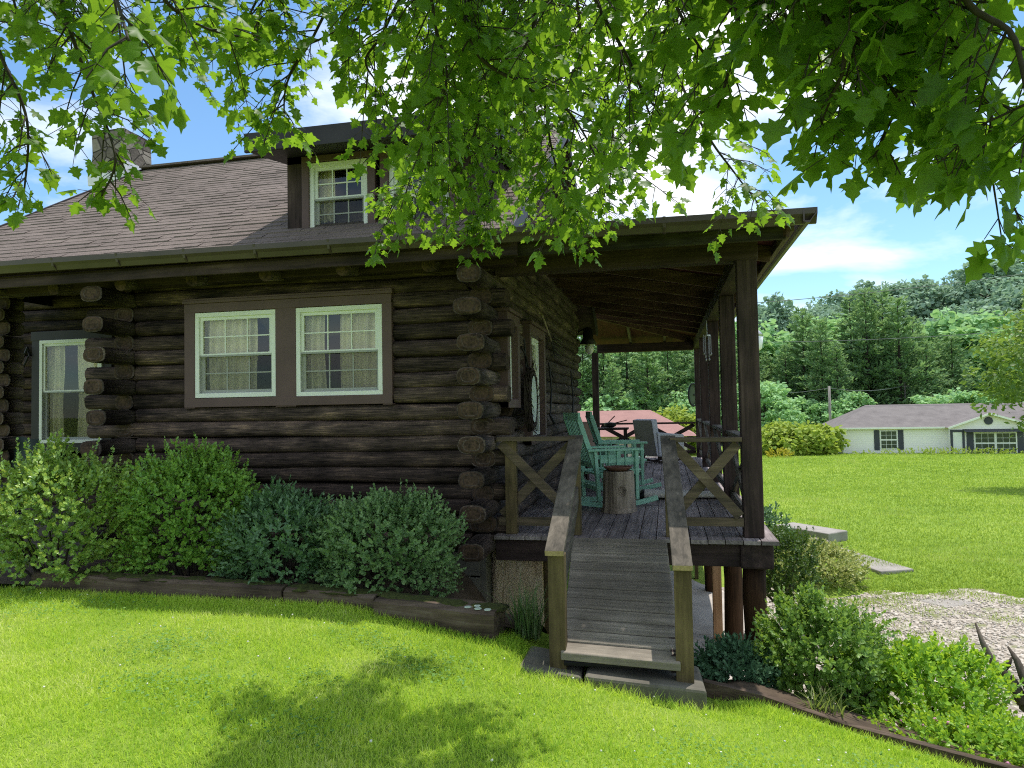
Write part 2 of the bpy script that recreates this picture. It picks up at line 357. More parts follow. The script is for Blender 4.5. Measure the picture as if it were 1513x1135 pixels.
def np_mesh(name,verts,faces,mat,parent=None,smooth=False,matidx=None):
    verts=np.asarray(verts,float); faces=np.asarray(faces,int)
    off=np.zeros(3); q=parent
    while q is not None: off+=np.array(q.location); q=q.parent
    verts=verts-off
    me=bpy.data.meshes.new(name); k=faces.shape[1]
    me.vertices.add(len(verts)); me.vertices.foreach_set('co',verts.ravel())
    me.loops.add(faces.size); me.loops.foreach_set('vertex_index',faces.ravel())
    me.polygons.add(len(faces)); me.polygons.foreach_set('loop_start',np.arange(0,faces.size,k)); 
    try: me.polygons.foreach_set('loop_total',np.full(len(faces),k))
    except Exception: pass
    for mm in (mat if isinstance(mat,(list,tuple)) else [mat]): me.materials.append(mm)
    if matidx is not None: me.polygons.foreach_set('material_index',np.asarray(matidx,int))
    me.update(calc_edges=True); me.validate()
    if smooth: me.polygons.foreach_set('use_smooth',np.ones(len(me.polygons),bool))
    o=bpy.data.objects.new(name,me); COL.objects.link(o)
    if parent is not None: o.parent=parent
    return o
def thing(name,label,cat,loc=(0,0,0),rotz=0,group=None):
    o=bpy.data.objects.new(name,None); COL.objects.link(o); o.location=loc; o.rotation_euler=(0,0,rotz); o.empty_display_size=.2
    o['label']=label; o['category']=cat
    if group: o['group']=group
    return o
def tag(o,label,cat,group=None):
    o['label']=label; o['category']=cat
    if group: o['group']=group
    return o
def struct(o): o['kind']='structure'; return o
def stuff(o): o['kind']='stuff'; return o
def dup(root,loc,rotz=0,scale=1,label=None):
    r=root.copy(); COL.objects.link(r); r.location=loc; r.rotation_euler=(0,0,rotz); r.scale=(scale,)*3
    if label: r['label']=label
    for ch in list(root.children):
        c=ch.copy(); COL.objects.link(c); c.parent=r
        for g in ch.children:
            d=g.copy(); COL.objects.link(d); d.parent=c
    return r

def unit(a): return a/np.maximum(1e-9,la.norm(a,axis=-1,keepdims=True))
DIAMOND=(np.array([(0,0,0),(.45,.26,.06),(1,0,0),(.45,-.26,.06)]),np.array([(0,1,2),(0,2,3)]))
BROAD=(np.array([(0,0,0),(.3,.34,.08),(.7,.30,.06),(1,0,-.03),(.7,-.30,.06),(.3,-.34,.08)]),np.array([(0,1,2),(0,2,3),(0,3,4),(0,4,5)]))
def emit(pos,tip,nrm,size,tmpl):
    """leaf verts: template x along tip, y across, z along normal"""
    tv,tf=tmpl; t=unit(tip); n=unit(nrm-t*np.sum(nrm*t,1,keepdims=True)); b=np.cross(n,t)
    size=np.asarray(size).reshape(-1,1,1)
    V=pos[:,None,:]+size*(tv[None,:,0:1]*t[:,None,:]+tv[None,:,1:2]*b[:,None,:]+tv[None,:,2:3]*n[:,None,:])
    k=len(tv); Fc=(tf[None,:,:]+ (np.arange(len(pos))*k)[:,None,None]).reshape(-1,tf.shape[1])
    return V.reshape(-1,3),Fc
def join(parts):
    vs=[];fs=[];b=0
    for v,f in parts: vs.append(v); fs.append(f+b); b+=len(v)
    return np.concatenate(vs),np.concatenate(fs)
def rdir(n): return unit(rng.normal(size=(n,3)))

# ------------------------------------------------------------------ ground
def sstep(a,b,x):
    t=np.clip((x-a)/(b-a),0,1); return t*t*(3-2*t)
def tie_y(x): return np.where(x<0.15,5.12,4.95-.27*(x-.15))
def H(x,y):
    x=np.asarray(x,float); y=np.asarray(y,float)
    t=np.clip((x+2.5)/5,0,1.6)
    zf=.13-.78*t**1.2*(.3+.7*sstep(2.0,4.9,y)) - .05*np.clip(x-2.5,0,30)
    zf=np.maximum(zf,-1.0)
    far=-1.33-np.clip(y-12,0,70)*.031 -np.clip(y-82,0,60)*.01
    # right lawn a little higher than the drive
    far=far+.22*sstep(11.4,13.5,y)*sstep(-1,3,x)*(1-sstep(20,40,y))
    d=y-tie_y(x)
    lowm=sstep(.0,2.2,d-.15)*sstep(-1.95,-1.25,x)
    lowm=np.maximum(lowm,sstep(15,20,y))
    zf=zf-.07*sstep(4.38,4.52,y)*sstep(-1.1,-.9,x)*(1-sstep(.3,.5,x))
    z=zf*(1-lowm)+far*lowm
    und=sstep(5.8,6.9,y)*sstep(-1.2,-.9,x)*(1-sstep(1.2,2,x))
    z=z*(1-und)+np.minimum(z,far)*und
    return z
def grid_sheet(xs,ys,mat,name,dz=0,mask=None):
    X,Y=np.meshgrid(xs,ys); Z=H(X,Y)+dz; V=np.stack([X,Y,Z],-1).reshape(-1,3); nx,ny=len(xs),len(ys)
    i=np.arange(nx*ny).reshape(ny,nx); Fq=np.stack([i[:-1,:-1],i[:-1,1:],i[1:,1:],i[1:,:-1]],-1).reshape(-1,4)
    if mask is not None:
        c=V[Fq].mean(1); Fq=Fq[mask(c[:,0],c[:,1])]
    return np_mesh(name,V,Fq,mat,None,True)
xs=np.concatenate([np.linspace(-900,-30,24),np.linspace(-28,-9,16),np.linspace(-8.5,9,150),np.linspace(9.5,40,60),np.linspace(45,900,30)])
ys=np.concatenate([np.linspace(-600,-10,20),np.linspace(-8,2,20),np.linspace(2.2,18,150),np.linspace(18.5,60,70),np.linspace(62,900,40)])
struct(grid_sheet(xs,ys,lawn_m,'lawn'))
# gravel drive
def gr_mask(x,y):
    e=.25*np.sin(x*1.9)+.2*np.sin(x*4.3+1)
    return (x>.9+.2*np.sin(y*2))&(y>6.6+.25*np.sin(x*3)+.12*x)&(y<11.75+e*.7+.03*x)
struct(grid_sheet(np.linspace(.6,14,190),np.linspace(6.2,12.6,100),gravel_m,'gravel_drive',.012,gr_mask))
def bed_mask(x,y): return (x>-6.2)&(x<-1.0)&(y>5.1)&(y<6.42)
struct(grid_sheet(np.linspace(-6.3,-1.0,60),np.linspace(5.0,6.5,20),soil_m,'planting_bed',.05,bed_mask))
def bed2_mask(x,y):
    d=y-tie_y(x); return (d>.05)&(d<1.9+.2*np.sin(x*3))&(x>.2)
struct(grid_sheet(np.linspace(.1,7,80),np.linspace(4,7.4,50),soil_m,'shrub_bed',.01,bed2_mask))
# concrete floor under the deck
b=MB()
for j,(y0,y1) in enumerate([(6.9,9.45),(9.47,13.0)]):
    b.box((-1.5,y0,-1.45),(1.05,y1,-1.315))
fl=struct(b.build('concrete_floor',plain('pale_concrete',(.44,.40,.35),.9,.2,3,.4),None,bevel=.01))

# hill
def ridge(x): return np.clip(11+.17*(x-35),3,32)
def HH(x,y):
    return -3.9+(ridge(x)+4)*sstep(88,215,y)-.06*np.clip(y-240,0,400)
xs=np.linspace(-260,330,70); ys=np.linspace(84,420,50)
X,Y=np.meshgrid(xs,ys); Z=HH(X,Y)+rng.normal(0,.4,X.shape); V=np.stack([X,Y,Z],-1).reshape(-1,3); i=np.arange(X.size).reshape(X.shape)
Fq=np.stack([i[:-1,:-1],i[:-1,1:],i[1:,1:],i[1:,:-1]],-1).reshape(-1,4)
struct(np_mesh('hillside',V,Fq,plain('forest_floor',(.03,.05,.02),1,.3,.1),None,True))

# grass blades ---------------------------------------------------------
BL=(np.array([(0,.5,0),(0,-.5,0),(.55,.38,.12),(.55,-.38,.12),(1,0,.42)])*np.array([1,1,1]),np.array([(0,1,3),(0,3,2),(2,3,4)]))
def blades(x,y,h,wd):
    n=len(x); pos=np.stack([x,y,H(x,y)-.005],1)
    lean=rng.normal(0,.42,(n,2)); tip=unit(np.stack([lean[:,0],lean[:,1],np.ones(n)],1))
    ang=rng.uniform(0,2*np.pi,n); nr=np.stack([np.cos(ang),np.sin(ang),np.zeros(n)],1)
    t=unit(tip); nn=unit(nr-t*np.sum(nr*t,1,keepdims=True)); bb=np.cross(nn,t)
    tv,tf=BL; hh=h[:,None,None]; ww=wd[:,None,None]
    V=pos[:,None,:]+hh*tv[None,:,0:1]*t[:,None,:]+ww*tv[None,:,1:2]*bb[:,None,:]+hh*tv[None,:,2:3]*nn[:,None,:]
    Fc=(tf[None]+(np.arange(n)*5)[:,None,None]).reshape(-1,3)
    return V.reshape(-1,3),Fc
def front_pts(n,y0,y1,x0,x1):
    x=rng.uniform(x0,x1,n); y=rng.uniform(y0,y1,n); k=(y<tie_y(x)-.12); pad=(x>-.95)&(x<.3)&(y>4.44)
    k&=~pad
    return x[k],y[k]
parts=[]
for n,y0,y1,x0,x1 in [(95000,2.2,3.6,-4.0,2.6),(95000,3.6,5.1,-6.3,3.2),(6000,4.6,5.05,-6.3,2.5)]:
    x,y=front_pts(n,y0,y1,x0,x1); c=.5+.5*np.sin(x*2.3+np.sin(y*3.1)*1.5)*np.sin(y*2.7+x)
    h=rng.uniform(.022,.05,len(x))*(.75+.6*c); parts.append(blades(x,y,h,rng.uniform(.0028,.0055,len(x))))
# taller fringe along the timbers
x=np.concatenate([rng.uniform(-6.3,-.9,9000),rng.uniform(.25,3.0,5000)]); y=tie_y(x)-.10-np.abs(rng.normal(0,.09,len(x)))
parts.append(blades(x,y,rng.uniform(.03,.075,len(x)),rng.uniform(.003,.006,len(x))))
x=rng.uniform(-1.0,.35,1200); y=4.50-np.abs(rng.normal(0,.06,1200)); parts.append(blades(x,y,rng.uniform(.04,.10,1200),rng.uniform(.003,.005,1200)))
V,Fc=join(parts); stuff(np_mesh('lawn_grass',V,Fc,grass_m))
cx_=[];cy_=[]
for _ in range(26):
    a,b2,r=rng.uniform(-5.5,2),rng.uniform(2.7,4.9),rng.uniform(.08,.3); n=int(900*r); cx_.append(rng.normal(a,r,n)); cy_.append(rng.normal(b2,r*.7,n))
x=np.concatenate(cx_); y=np.concatenate(cy_); k=(y<tie_y(x)-.15)&~((x>-1.0)&(x<.3)&(y>4.4)); x=x[k]; y=y[k]; n=len(x)
V,Fc=emit(np.stack([x,y,H(x,y)+rng.uniform(.02,.045,n)],1),rdir(n)*np.array([1,1,.15]),np.array([0,0,1.])+rng.normal(0,.3,(n,3)),rng.uniform(.012,.024,n),BROAD)
stuff(np_mesh('clover_leaves',V,Fc,leafmat('clover_leaf',(.10,.24,.05),(.22,.38,.09),(.35,.55,.08),.6,.35)))
# right hand lawn: shorter count, wider blades with distance
parts=[]
u=rng.uniform(0,1,330000); y=11.6+62*u**2.3; x=rng.uniform(-.55,1.0,330000)*(y*.62)+.16*y
k=(y>11.75+.25*np.sin(x*1.9)+.03*x)&((x>2.9-.16*(y-12.))|(y>18)); x=x[k];y=y[k]; q=(y<17)&(x<1.2); x=x[~q]; y=y[~q]
s_=(y/12.)
parts.append(blades(x,y,rng.uniform(.03,.065,len(x))*s_**.5,rng.uniform(.006,.012,len(x))*s_))
x=rng.uniform(1.2,7.5,4200); y=11.75+.3*np.sin(x*1.9)-np.abs(rng.normal(0,.22,4200)); parts.append(blades(x,y,rng.uniform(.03,.08,4200),rng.uniform(.006,.011,4200)))
# weed tufts on the drive
for cx_,cy_ in [(2.0,11.2),(2.8,11.3),(3.4,11.0),(1.7,10.4),(2.6,10.2),(4.4,10.7),(3.2,9.8),(5.4,11.3),(2.2,9.4)]:
    n=260; parts.append(blades(rng.normal(cx_,.22,n),rng.normal(cy_,.16,n),rng.uniform(.03,.08,n),rng.uniform(.006,.010,n)))
V,Fc=join(parts); stuff(np_mesh('far_lawn_grass',V,Fc,fargrass_m))
# loose stones on the drive
n=9000; x=rng.uniform(1.0,8,n); y=rng.uniform(6.9,11.7,n); k=gr_mask(x,y); x=x[k];y=y[k];n=len(x)
OCT=(np.array([(1,0,0),(-1,0,0),(0,1,0),(0,-1,0),(0,0,.7),(0,0,-.7)])*.5,np.array([(0,2,4),(2,1,4),(1,3,4),(3,0,4),(2,0,5),(1,2,5),(3,1,5),(0,3,5)]))
V,Fc=emit(np.stack([x,y,H(x,y)+.015],1),rdir(n),rdir(n),rng.uniform(.02,.055,n),OCT)
stuff(np_mesh('gravel',V,Fc,plain('gravel_stone',(.47,.43,.37),.9,.4,14)))
# white clover heads sprinkled in the front grass
n=70; x=rng.uniform(-5,1.5,n); y=rng.uniform(3,4.95,n); k=(y<tie_y(x)-.15)&~((x>-.95)&(x<.3)&(y>4.44)); x=x[k];y=y[k]
V,Fc=emit(np.stack([x,y,H(x,y)+.045],1),rdir(len(x)),rdir(len(x)),rng.uniform(.010,.018,len(x)),OCT)
stuff(np_mesh('clover_blossoms',V,Fc,plain('clover_white',(.75,.74,.66),.9,.1)))

# ------------------------------------------------------------------ LOG CABIN
cabin=thing('log_cabin','dark brown log cabin with shingled roof, dormer and wraparound porch','house',(-1.6,6.4,0))
PIT=.151; Z0=.385; NC=18
FY=6.47; SX=-1.665; LX=-5.50; RYD=9.75; LW=.235; LH=.158
fw_=MB(); sw=MB(); lw=MB()
casF=(-4.79,-2.49,1.64,2.80)   # front casing opening
sideopen=[(6.64,7.20,1.64,2.50),(7.78,8.80,1.22,2.50)]
def cut(a,b,z,opens):
    segs=[(a,b)]
    for o0,o1,z0,z1 in opens:
        if z+LH*.45>z0 and z-LH*.45<z1:
            ns=[]
            for s0,s1 in segs:
                if o1<=s0 or o0>=s1: ns.append((s0,s1)); continue
                if o0>s0: ns.append((s0,o0))
                if o1<s1: ns.append((o1,s1))
            segs=ns
    return segs
for k in range(NC):
    z=Z0+PIT*k; passF=(k%2==1)
    a,b_=(-5.95+random.uniform(-.04,.03),-1.42+random.uniform(-.03,.03)) if passF else (-5.36,-1.80)
    for s0,s1 in cut(a,b_,z,[(casF[0]+.05,casF[1]-.07,1.73,2.69)]): fw_.log('x',s0,s1,FY+random.uniform(-.012,.012),z,LW,LH)
    a,b_=(6.36,12.95) if passF else (5.97+random.uniform(-.05,.05),13.28+random.uniform(-.05,.05))
    for s0,s1 in cut(a,b_,z,[(p,q,r,t) for p,q,r,t in sideopen]): sw.log('y',s0,s1,SX+random.uniform(-.012,.012),z,LW+.01,LH)
    a,b_=(6.36,7.9) if passF else (5.97+random.uniform(-.05,.05),7.9)
    lw.log('y',a,b_,LX,z,LW+.01,LH)
# back-plane so no daylight leaks between logs
# gable logs above the porch roof
for k in range(NC,NC+15):
    z=Z0+PIT*k; hw=(5.50-z-.16)/.617
    if hw>.3: sw.log('y',9.75-hw,9.75+hw,SX,z,LW,LH)
o=fw_.build('log_wall',[log_x,log_end_x],cabin,smooth=True); o['label']='front log wall with paired windows'
o=sw.build('log_wall',[log_y,log_end_y],cabin,smooth=True); o['label']='porch side log wall'
o=lw.build('log_wall',[log_y,log_end_y],cabin,smooth=True); o['label']='projecting log ends at the entry corner'
# recessed entry wall
rw=MB(); RY=7.92
recop=[(-8.12,-6.9,1.16,2.72)]
for k in range(NC+2):
    z=Z0+PIT*k
    for s0,s1 in cut(-8.9,-5.3,z,recop): rw.log('x',s0,s1,RY+random.uniform(-.012,.012),z,LW,LH)
    rw.log('y',6.85+.08*(k%2),7.12,-7.67,z,LW,LH,2,3)
o=rw.build('log_wall',[log_x,log_end_x,log_y,log_end_y],cabin,smooth=True); o['label']='recessed log wall of the side entry'
# inner backing / hidden walls: rear, left gable
b=MB()
b.box((-9.0,8.35,.3),(-7.8,8.37,3.1)); b.box((-9.0,8.05,.3),(-8.98,8.35,3.1)); b.box((-7.9,12.85,.3),(-1.7,13.0,3.1)); b.box((-7.9,8.06,.3),(-7.8,12.85,3.1))
b.add([(-7.85,6.2,3.05),(-7.85,13.3,3.05),(-7.85,RYD,5.35)],[(0,1,2)])
b.box((-5.35,6.60,.3),(-1.80,6.61,1.6)); b.box((-5.35,6.60,2.85),(-1.80,6.61,3.1)); b.box((-5.35,6.60,1.6),(-4.8,6.61,2.85)); b.box((-2.48,6.60,1.6),(-1.8,6.61,2.85))
b.box((-1.81,7.2,.3),(-1.80,7.75,3.1)); b.box((-1.81,8.85,.3),(-1.80,12.9,3.1))
b.add([(-1.805,6.5,3.05),(-1.805,13.0,3.05),(-1.805,RYD,5.2)],[(0,1,2)])
b.box((-5.36,6.4,.3),(-5.35,8.0,3.1))
b.box((-7.9,6.4,.28),(-1.8,12.9,.30))
b.build('wall_backing',void_m,cabin)
# ceiling inside / soffit
b=MB()
b.add([(-8.0,5.83,2.99),(-1.45,5.83,2.99),(-1.45,6.62,3.12),(-8.0,6.62,3.12)],[(0,3,2,1)])
b.add([(-8.0,6.62,3.12),(-5.3,6.62,3.12),(-5.3,8.0,3.25),(-8.0,8.0,3.25)],[(0,3,2,1)])
b.build('soffit',dark_x,cabin)
for x in np.arange(-7.65,-1.6,.80): b=MB(); b.tube([(x,5.98+random.uniform(-.05,.05),2.90),(x,6.5,3.0)],.065,12,0,True,1); b.build('rafter_tail',[log_y,log_end_y],cabin,smooth=False)
b=MB(); b.box((-8.0,5.84,2.90),(-1.2,5.88,3.04)); b.box((-8.0,6.18,2.90),(-1.3,6.36,3.02))
b.build('eave_beam',dark_x,cabin,bevel=.006)
# foundation
b=MB()
b.box((-5.5,6.42,-.6),(-1.72,6.6,.305)); b.box((-1.82,6.42,-1.5),(-1.66,12.9,.305))
for z in (.10,): b.box((-2.3,6.405,-.5),(-2.0,6.42,.30)); b.box((-1.98,6.405,.06),(-1.72,6.42,.30)); b.box((-1.98,6.405,-.5),(-1.72,6.42,.045))
b.build('foundation',block_m,cabin,bevel=.006)
b=MB(); b.add([(-1.70,6.62,-.75),(-1.62,6.58,-.75),(-1.17,6.60,-.72),(-1.17,6.66,-.72),(-1.66,6.66,.27),(-1.60,6.57,.28),(-1.17,6.60,.28),(-1.17,6.66,.28)],[(0,1,5,4),(1,2,6,5),(2,3,7,6),(4,5,6,7)])
o=b.build('foundation_panel',slab_m,cabin); o['label']='rough tan bark-faced panel below the deck'

# main roof as overlapping courses
SL=.617; RYD=9.75
def roofz(y): return 3.085+SL*(y-5.80)
def shingle_slope(x0,x1,y0,y1,z0,rows,sgn=1):
    b=MB(); dy=(y1-y0)/rows; dz=SL*abs(dy)
    for i in range(rows):
        ya=y0+dy*i; yb=y0+dy*(i+1.12); za=z0+dz*i; zb=z0+dz*(i+1.12); x=x0-random.uniform(0,.2)
        while x<x1:
            wd=random.uniform(.12,.30); xa=max(x,x0); xb=min(x+wd,x1); x+=wd
            if xb-xa<.01: continue
            t=random.choice((.006,.008,.011,.015)); j0=random.uniform(-.001,.001)*sgn
            b.add([(xa,ya+j0,za),(xb,ya+j0,za),(xb,ya+j0,za+t),(xa,ya+j0,za+t),(xa,yb,zb),(xb,yb,zb)],
                  [(0,1,2,3),(3,2,5,4)] if sgn>0 else [(1,0,3,2),(2,3,4,5)])
    return b
RX0,RX1=-8.05,-1.28; EY1=2*RYD-5.78
b=shingle_slope(RX0,RX1,5.78,RYD,roofz(5.78),36)
b2=shingle_slope(RX0,RX1,EY1,RYD,roofz(5.78),36,-1)
n0=len(b.v); b.v+=b2.v; b.f+=[tuple(i+n0 for i in f) for f in b2.f]; b.m+=b2.m
b.add([(RX0,5.80,3.0),(RX1,5.80,3.0),(RX1,RYD,roofz(RYD)-.09),(RX0,RYD,roofz(RYD)-.09),(RX1,EY1,3.0),(RX0,EY1,3.0)],[(0,3,2,1),(3,5,4,2)],1)
b.bar((RX0-.01,RYD,roofz(RYD)+.01),(RX1+.01,RYD,roofz(RYD)+.01),.24,.03,(0,0,1),0)
b.build('roof',[roof_m,dark_x],cabin)
for x in (RX0-.01,RX1+.02):
    for ya in (5.82,EY1-.04):
        b=MB(); b.bar((x,ya,3.03),(x,RYD,roofz(RYD)-.06),.03,.15,(0,0,1)); b.build('rake_board',dark_trim,cabin,bevel=.003)
# gutters (K-style trough) front: whole length, and porch side
def gutter(A,B,outv):
    A=Vector(A);B=Vector(B);o=Vector(outv); prof=[(0,.0),(.0,-.09),(.02,-.10),(.05,-.10),(.075,-.06),(.10,-.035),(.105,.01),(.098,.01),(.09,-.03),(.05,-.085),(.012,-.085),(.012,0)]
    b=MB(); vs=[]
    for p in (A,B):
        for u,z in prof: vs.append(p+o*u+Vector((0,0,z)))
    n=len(prof); fs=[(k,(k+1)%n,n+(k+1)%n,n+k) for k in range(n)]+[tuple(range(n))[::-1],tuple(range(n,2*n))]
    b.add(vs,fs); return b
PX=1.03 ; PY0=5.86; PY1=16.75; EZ=3.05
b=gutter((-8.1,5.80,3.135),(1.155,5.80,3.075),(0,-1,0))
g_=b.build('gutter',gutter_m,cabin,smooth=False)
for x in np.arange(-7.9,1.0,.72):
    z=3.135-.06*(x+8.1)/9.32; b=MB(); b.add([(x-.012,5.69,z+.014),(x+.012,5.69,z+.014),(x+.012,5.712,z-.07),(x-.012,5.712,z-.07),(x-.012,5.75,z-.104),(x+.012,5.75,z-.104),(x-.012,5.80,z+.016),(x+.012,5.80,z+.016),(x-.012,5.80,z-.104),(x+.012,5.80,z-.104)],[(0,3,2,1),(3,4,5,2),(0,1,7,6),(4,8,9,5),(0,6,8,4,3),(1,2,5,9,7)]); b.build('gutter_joint',gutter_m,g_,bevel=.003)
b=gutter((1.05,5.695,3.074),(1.05,16.8,3.07),(1,0,0)); b.build('gutter',gutter_m,cabin)
# dormer -------------------------------------------------------------
DY=6.32; DX0=-3.60; DX1=-1.66
b=MB()
ztop=4.17
b.box((DX0,DY,3.36),(-3.42,DY+.10,ztop)); b.box((-1.84,DY,3.36),(DX1,DY+.10,ztop))
b.box((DX0,DY,4.04),(DX1,DY+.10,ztop+.02))
for x,sg in ((DX0,1),(DX1,-1)):
    yb=5.80+(4.25-3.085)/SL
    b.add([(x,DY+.1,3.42),(x,yb,4.25),(x,DY+.1,ztop),(x+.05*sg,DY+.1,3.42),(x+.05*sg,yb,4.25),(x+.05*sg,DY+.1,ztop)],[(0,1,2),(5,4,3),(0,2,5,3)])
b.build('dormer_wall',dark_z,cabin,bevel=.004)
b=MB()
for x0,x1 in ((-3.43,-3.355),(-2.745,-2.665),(-2.615,-2.53),(-1.93,-1.84)): b.box((x0,DY-.03,3.33),(x1,DY+.05,4.08))
b.box((-3.43,DY-.031,4.04),(-1.84,DY+.05,4.10)); b.box((-3.46,DY-.05,3.285),(-1.81,DY+.06,3.33))
b.build('dormer_trim',trim,cabin,bevel=.004)
b=MB(); b.box((-3.36,DY+.3,3.2),(-1.9,DY+.31,4.2)); b.build('dormer_backing',void_m,cabin)
b=MB()
y0,y1=5.93,8.0; zt=4.20; sl=.17; x0,x1=-3.78,-1.46
b.add([(x0,y0,zt),(x1,y0,zt),(x1,y1,zt+sl*(y1-y0)),(x0,y1,zt+sl*(y1-y0)),(x0,y0,zt-.15),(x1,y0,zt-.15),(x1,y1,zt-.15+sl*(y1-y0)),(x0,y1,zt-.15+sl*(y1-y0))],[(0,1,2,3),(7,6,5,4),(0,4,5,1),(1,5,6,2),(3,2,6,7),(0,3,7,4)])
b.box((x0-.02,y0-.035,zt-.16),(x1+.02,y0-.002,zt+.02))
b.build('dormer_roof',dark_trim,cabin,bevel=.004)

# windows ---------------------------------------------------------------
def window(origin,w,h,side='front',muntin=True,curt=((0,.62),(.92,1.0)),rows=2):
    """double hung window; origin = lower left corner seen from outside, on the outer face"""
    ox,oy,oz=origin
    def T(u,v,d):   # u across, v up, d depth inward
        return (ox+u,oy+d,oz+v) if side=='front' else (ox-d,oy+u,oz+v)
    def bx(b,u0,v0,u1,v1,d0,d1):
        b.box(T(u0,v0,d0),T(u1,v1,d1))
    f=MB(); t=.045
    bx(f,0,0,w,t,0,.09); bx(f,0,h-t,w,h,0,.09); bx(f,0,t,t,h-t,0,.09); bx(f,w-t,t,w,h-t,0,.09)
    fo=f.build('window',white_m,cabin,bevel=.003)
    for j,(v0,v1,d) in enumerate(((h/2-.018,h-t,.018),(t,h/2+.018,.048))):
        s_=MB(); r=.032
        bx(s_,t,v0,w-t,v0+r,d,d+.028); bx(s_,t,v1-r,w-t,v1,d,d+.028); bx(s_,t,v0+r,t+r,v1-r,d,d+.028); bx(s_,w-t-r,v0+r,w-t,v1-r,d,d+.028)
        if muntin:
            for q in (1/3,2/3):
                u=t+r+(w-2*t-2*r)*q; bx(s_,u-.006,v0+r,u+.006,v1-r,d+.009,d+.019)
            v=(v0+v1)/2; bx(s_,t+r,v-.006,w-t-r,v+.006,d+.0085,d+.0195)
        s_.build('sash',white_m,fo,bevel=.0)
    p=MB()
    for v0,v1,d in ((h/2,h-t,.034),(t,h/2,.064)):
        p.add([T(t,v0,d),T(w-t,v0,d),T(w-t,v1,d),T(t,v1,d)],[(0,1,2,3)])
    p.build('pane',glass_m,fo)
    p=MB(); p.add([T(t,t,.014),T(w-t,t,.014),T(w-t,h/2,.014),T(t,h/2,.014)],[(0,1,2,3)]); p.build('screen',screen_m,fo)
    if curt:
        c=MB()
        for c0,c1 in curt:
            n=int(60*(c1-c0))+6; ph=random.uniform(0,6)
            vs=[]
            for zi,v in enumerate(np.linspace(0.03,h-.02,7)):
                for i in range(n):
                    s0=i/(n-1); pinch=1-.10*math.sin(math.pi*min(1,v/h))*0
                    edge=.05*math.sin(v*7+ph)*(s0 if c0==0 else (1-s0))*0.6
                    u=(c0+(c1-c0)*s0)*w+edge*w*.25
                    dd=.125+.022*math.sin(i*.95+ph+.35*math.sin(v*5))+.012*math.sin(i*.41+v*3)
                    vs.append(T(min(max(u,.01),w-.01),v,dd))
            fs=[(a*n+i,a*n+i+1,(a+1)*n+i+1,(a+1)*n+i) for a in range(6) for i in range(n-1)]
            c.add(vs,fs)
        c.build('curtain',curtain_m,fo,smooth=True)
    return fo
FF=6.34
window((-4.65,FF,1.765),.90,.86,curt=((.0,.70),(.90,1.0)))
window((-3.53,FF,1.755),.90,.87,curt=((.0,.27),(.44,1.0)))
window((-3.355,DY-.01,3.325),.61,.71,curt=((.0,.36),))
window((-2.53,DY-.01,3.325),.60,.71,curt=((.0,.25),(.7,1)))
# casing front
b=MB(); ca,cb,cc_,cd_=-4.77,-2.53,1.67,2.77
b.box((ca,6.335,1.66),(-4.65,6.42,2.66)); b.box((-3.75,6.335,1.66),(-3.53,6.42,2.66)); b.box((-2.63,6.335,1.66),(cb,6.42,2.66))
b.box((ca,6.332,2.63),(cb,6.42,2.72)); b.box((ca-.015,6.315,2.72),(cb+.015,6.42,2.75)); b.box((ca-.01,6.322,2.75),(cb+.01,6.42,2.77))
b.box((ca,6.332,1.67),(cb,6.42,1.76))
b.build('window_casing',trim,cabin,bevel=.004)
# side windows
window((-1.54,6.70,1.70),.42,.74,'side',True,((0,1.0),)); window((-1.54,7.90,1.28),.82,1.17,'side',False,((.0,1.0),))
b=MB()
for (y0,y1,z0,z1) in ((6.64,7.22,1.61,2.54),(7.79,8.83,1.19,2.55)):
    b.box((-1.63,y0,z0),(-1.47,y0+.10,z1-.10)); b.box((-1.63,y1-.10,z0),(-1.47,y1,z1-.10)); b.box((-1.63,y0,z1-.105),(-1.468,y1,z1)); b.box((-1.63,y0-.02,z1),(-1.44,y1+.02,z1+.035)); b.box((-1.63,y0,z0),(-1.468,y1,z0+.085))
b.build('window_casing',trim,cabin,bevel=.004)
# recessed window
window((-7.98,7.74,1.26),.95,1.34,curt=((.0,.30),(.52,1.0)),muntin=False)
b=MB(); b.box((-8.12,7.76,1.18),(-7.98,7.86,2.62)); b.box((-7.03,7.76,1.18),(-6.9,7.86,2.62)); b.box((-8.13,7.755,2.60),(-6.89,7.86,2.72)); b.box((-8.12,7.757,1.16),(-6.9,7.86,1.26))
b.build('window_casing',dark_trim,cabin,bevel=.004)
# chimney
ch=MB(); cz=roofz(10.3)
cp=[]
b=MB()
for lev in range(7):
    z=5.2+lev*.182
    for k in range(16):
        a=2*math.pi*k/16; c,s_=math.cos(a),math.sin(a); r=max(abs(c),abs(s_)); j=random.uniform(.975,1.025)
        cp.append((-8.52+.30*c/r**.97*j,9.80+.30*s_/r**.97*j,z-.17))
for i in range(6):
    for k in range(16): b.f.append((i*16+k,i*16+(k+1)%16,(i+1)*16+(k+1)%16,(i+1)*16+k)); b.m.append(0)
b.v=cp; b.f.append(tuple(6*16+k for k in range(16))); b.m.append(0)
cho=b.build('chimney',stone_m,cabin)
b=MB(); b.tube([(-8.5,9.80,6.05),(-8.5,9.80,6.20)],.10,12); b.build('flue',orange_m,cho)
b=MB(); b.box((-8.21,9.48,5.30),(-8.18,10.1,5.60)); b.bar((-8.85,9.47,5.32),(-8.19,9.47,5.36),.03,.16,(0,0,1)); b.build('flashing',flash_m,cho)

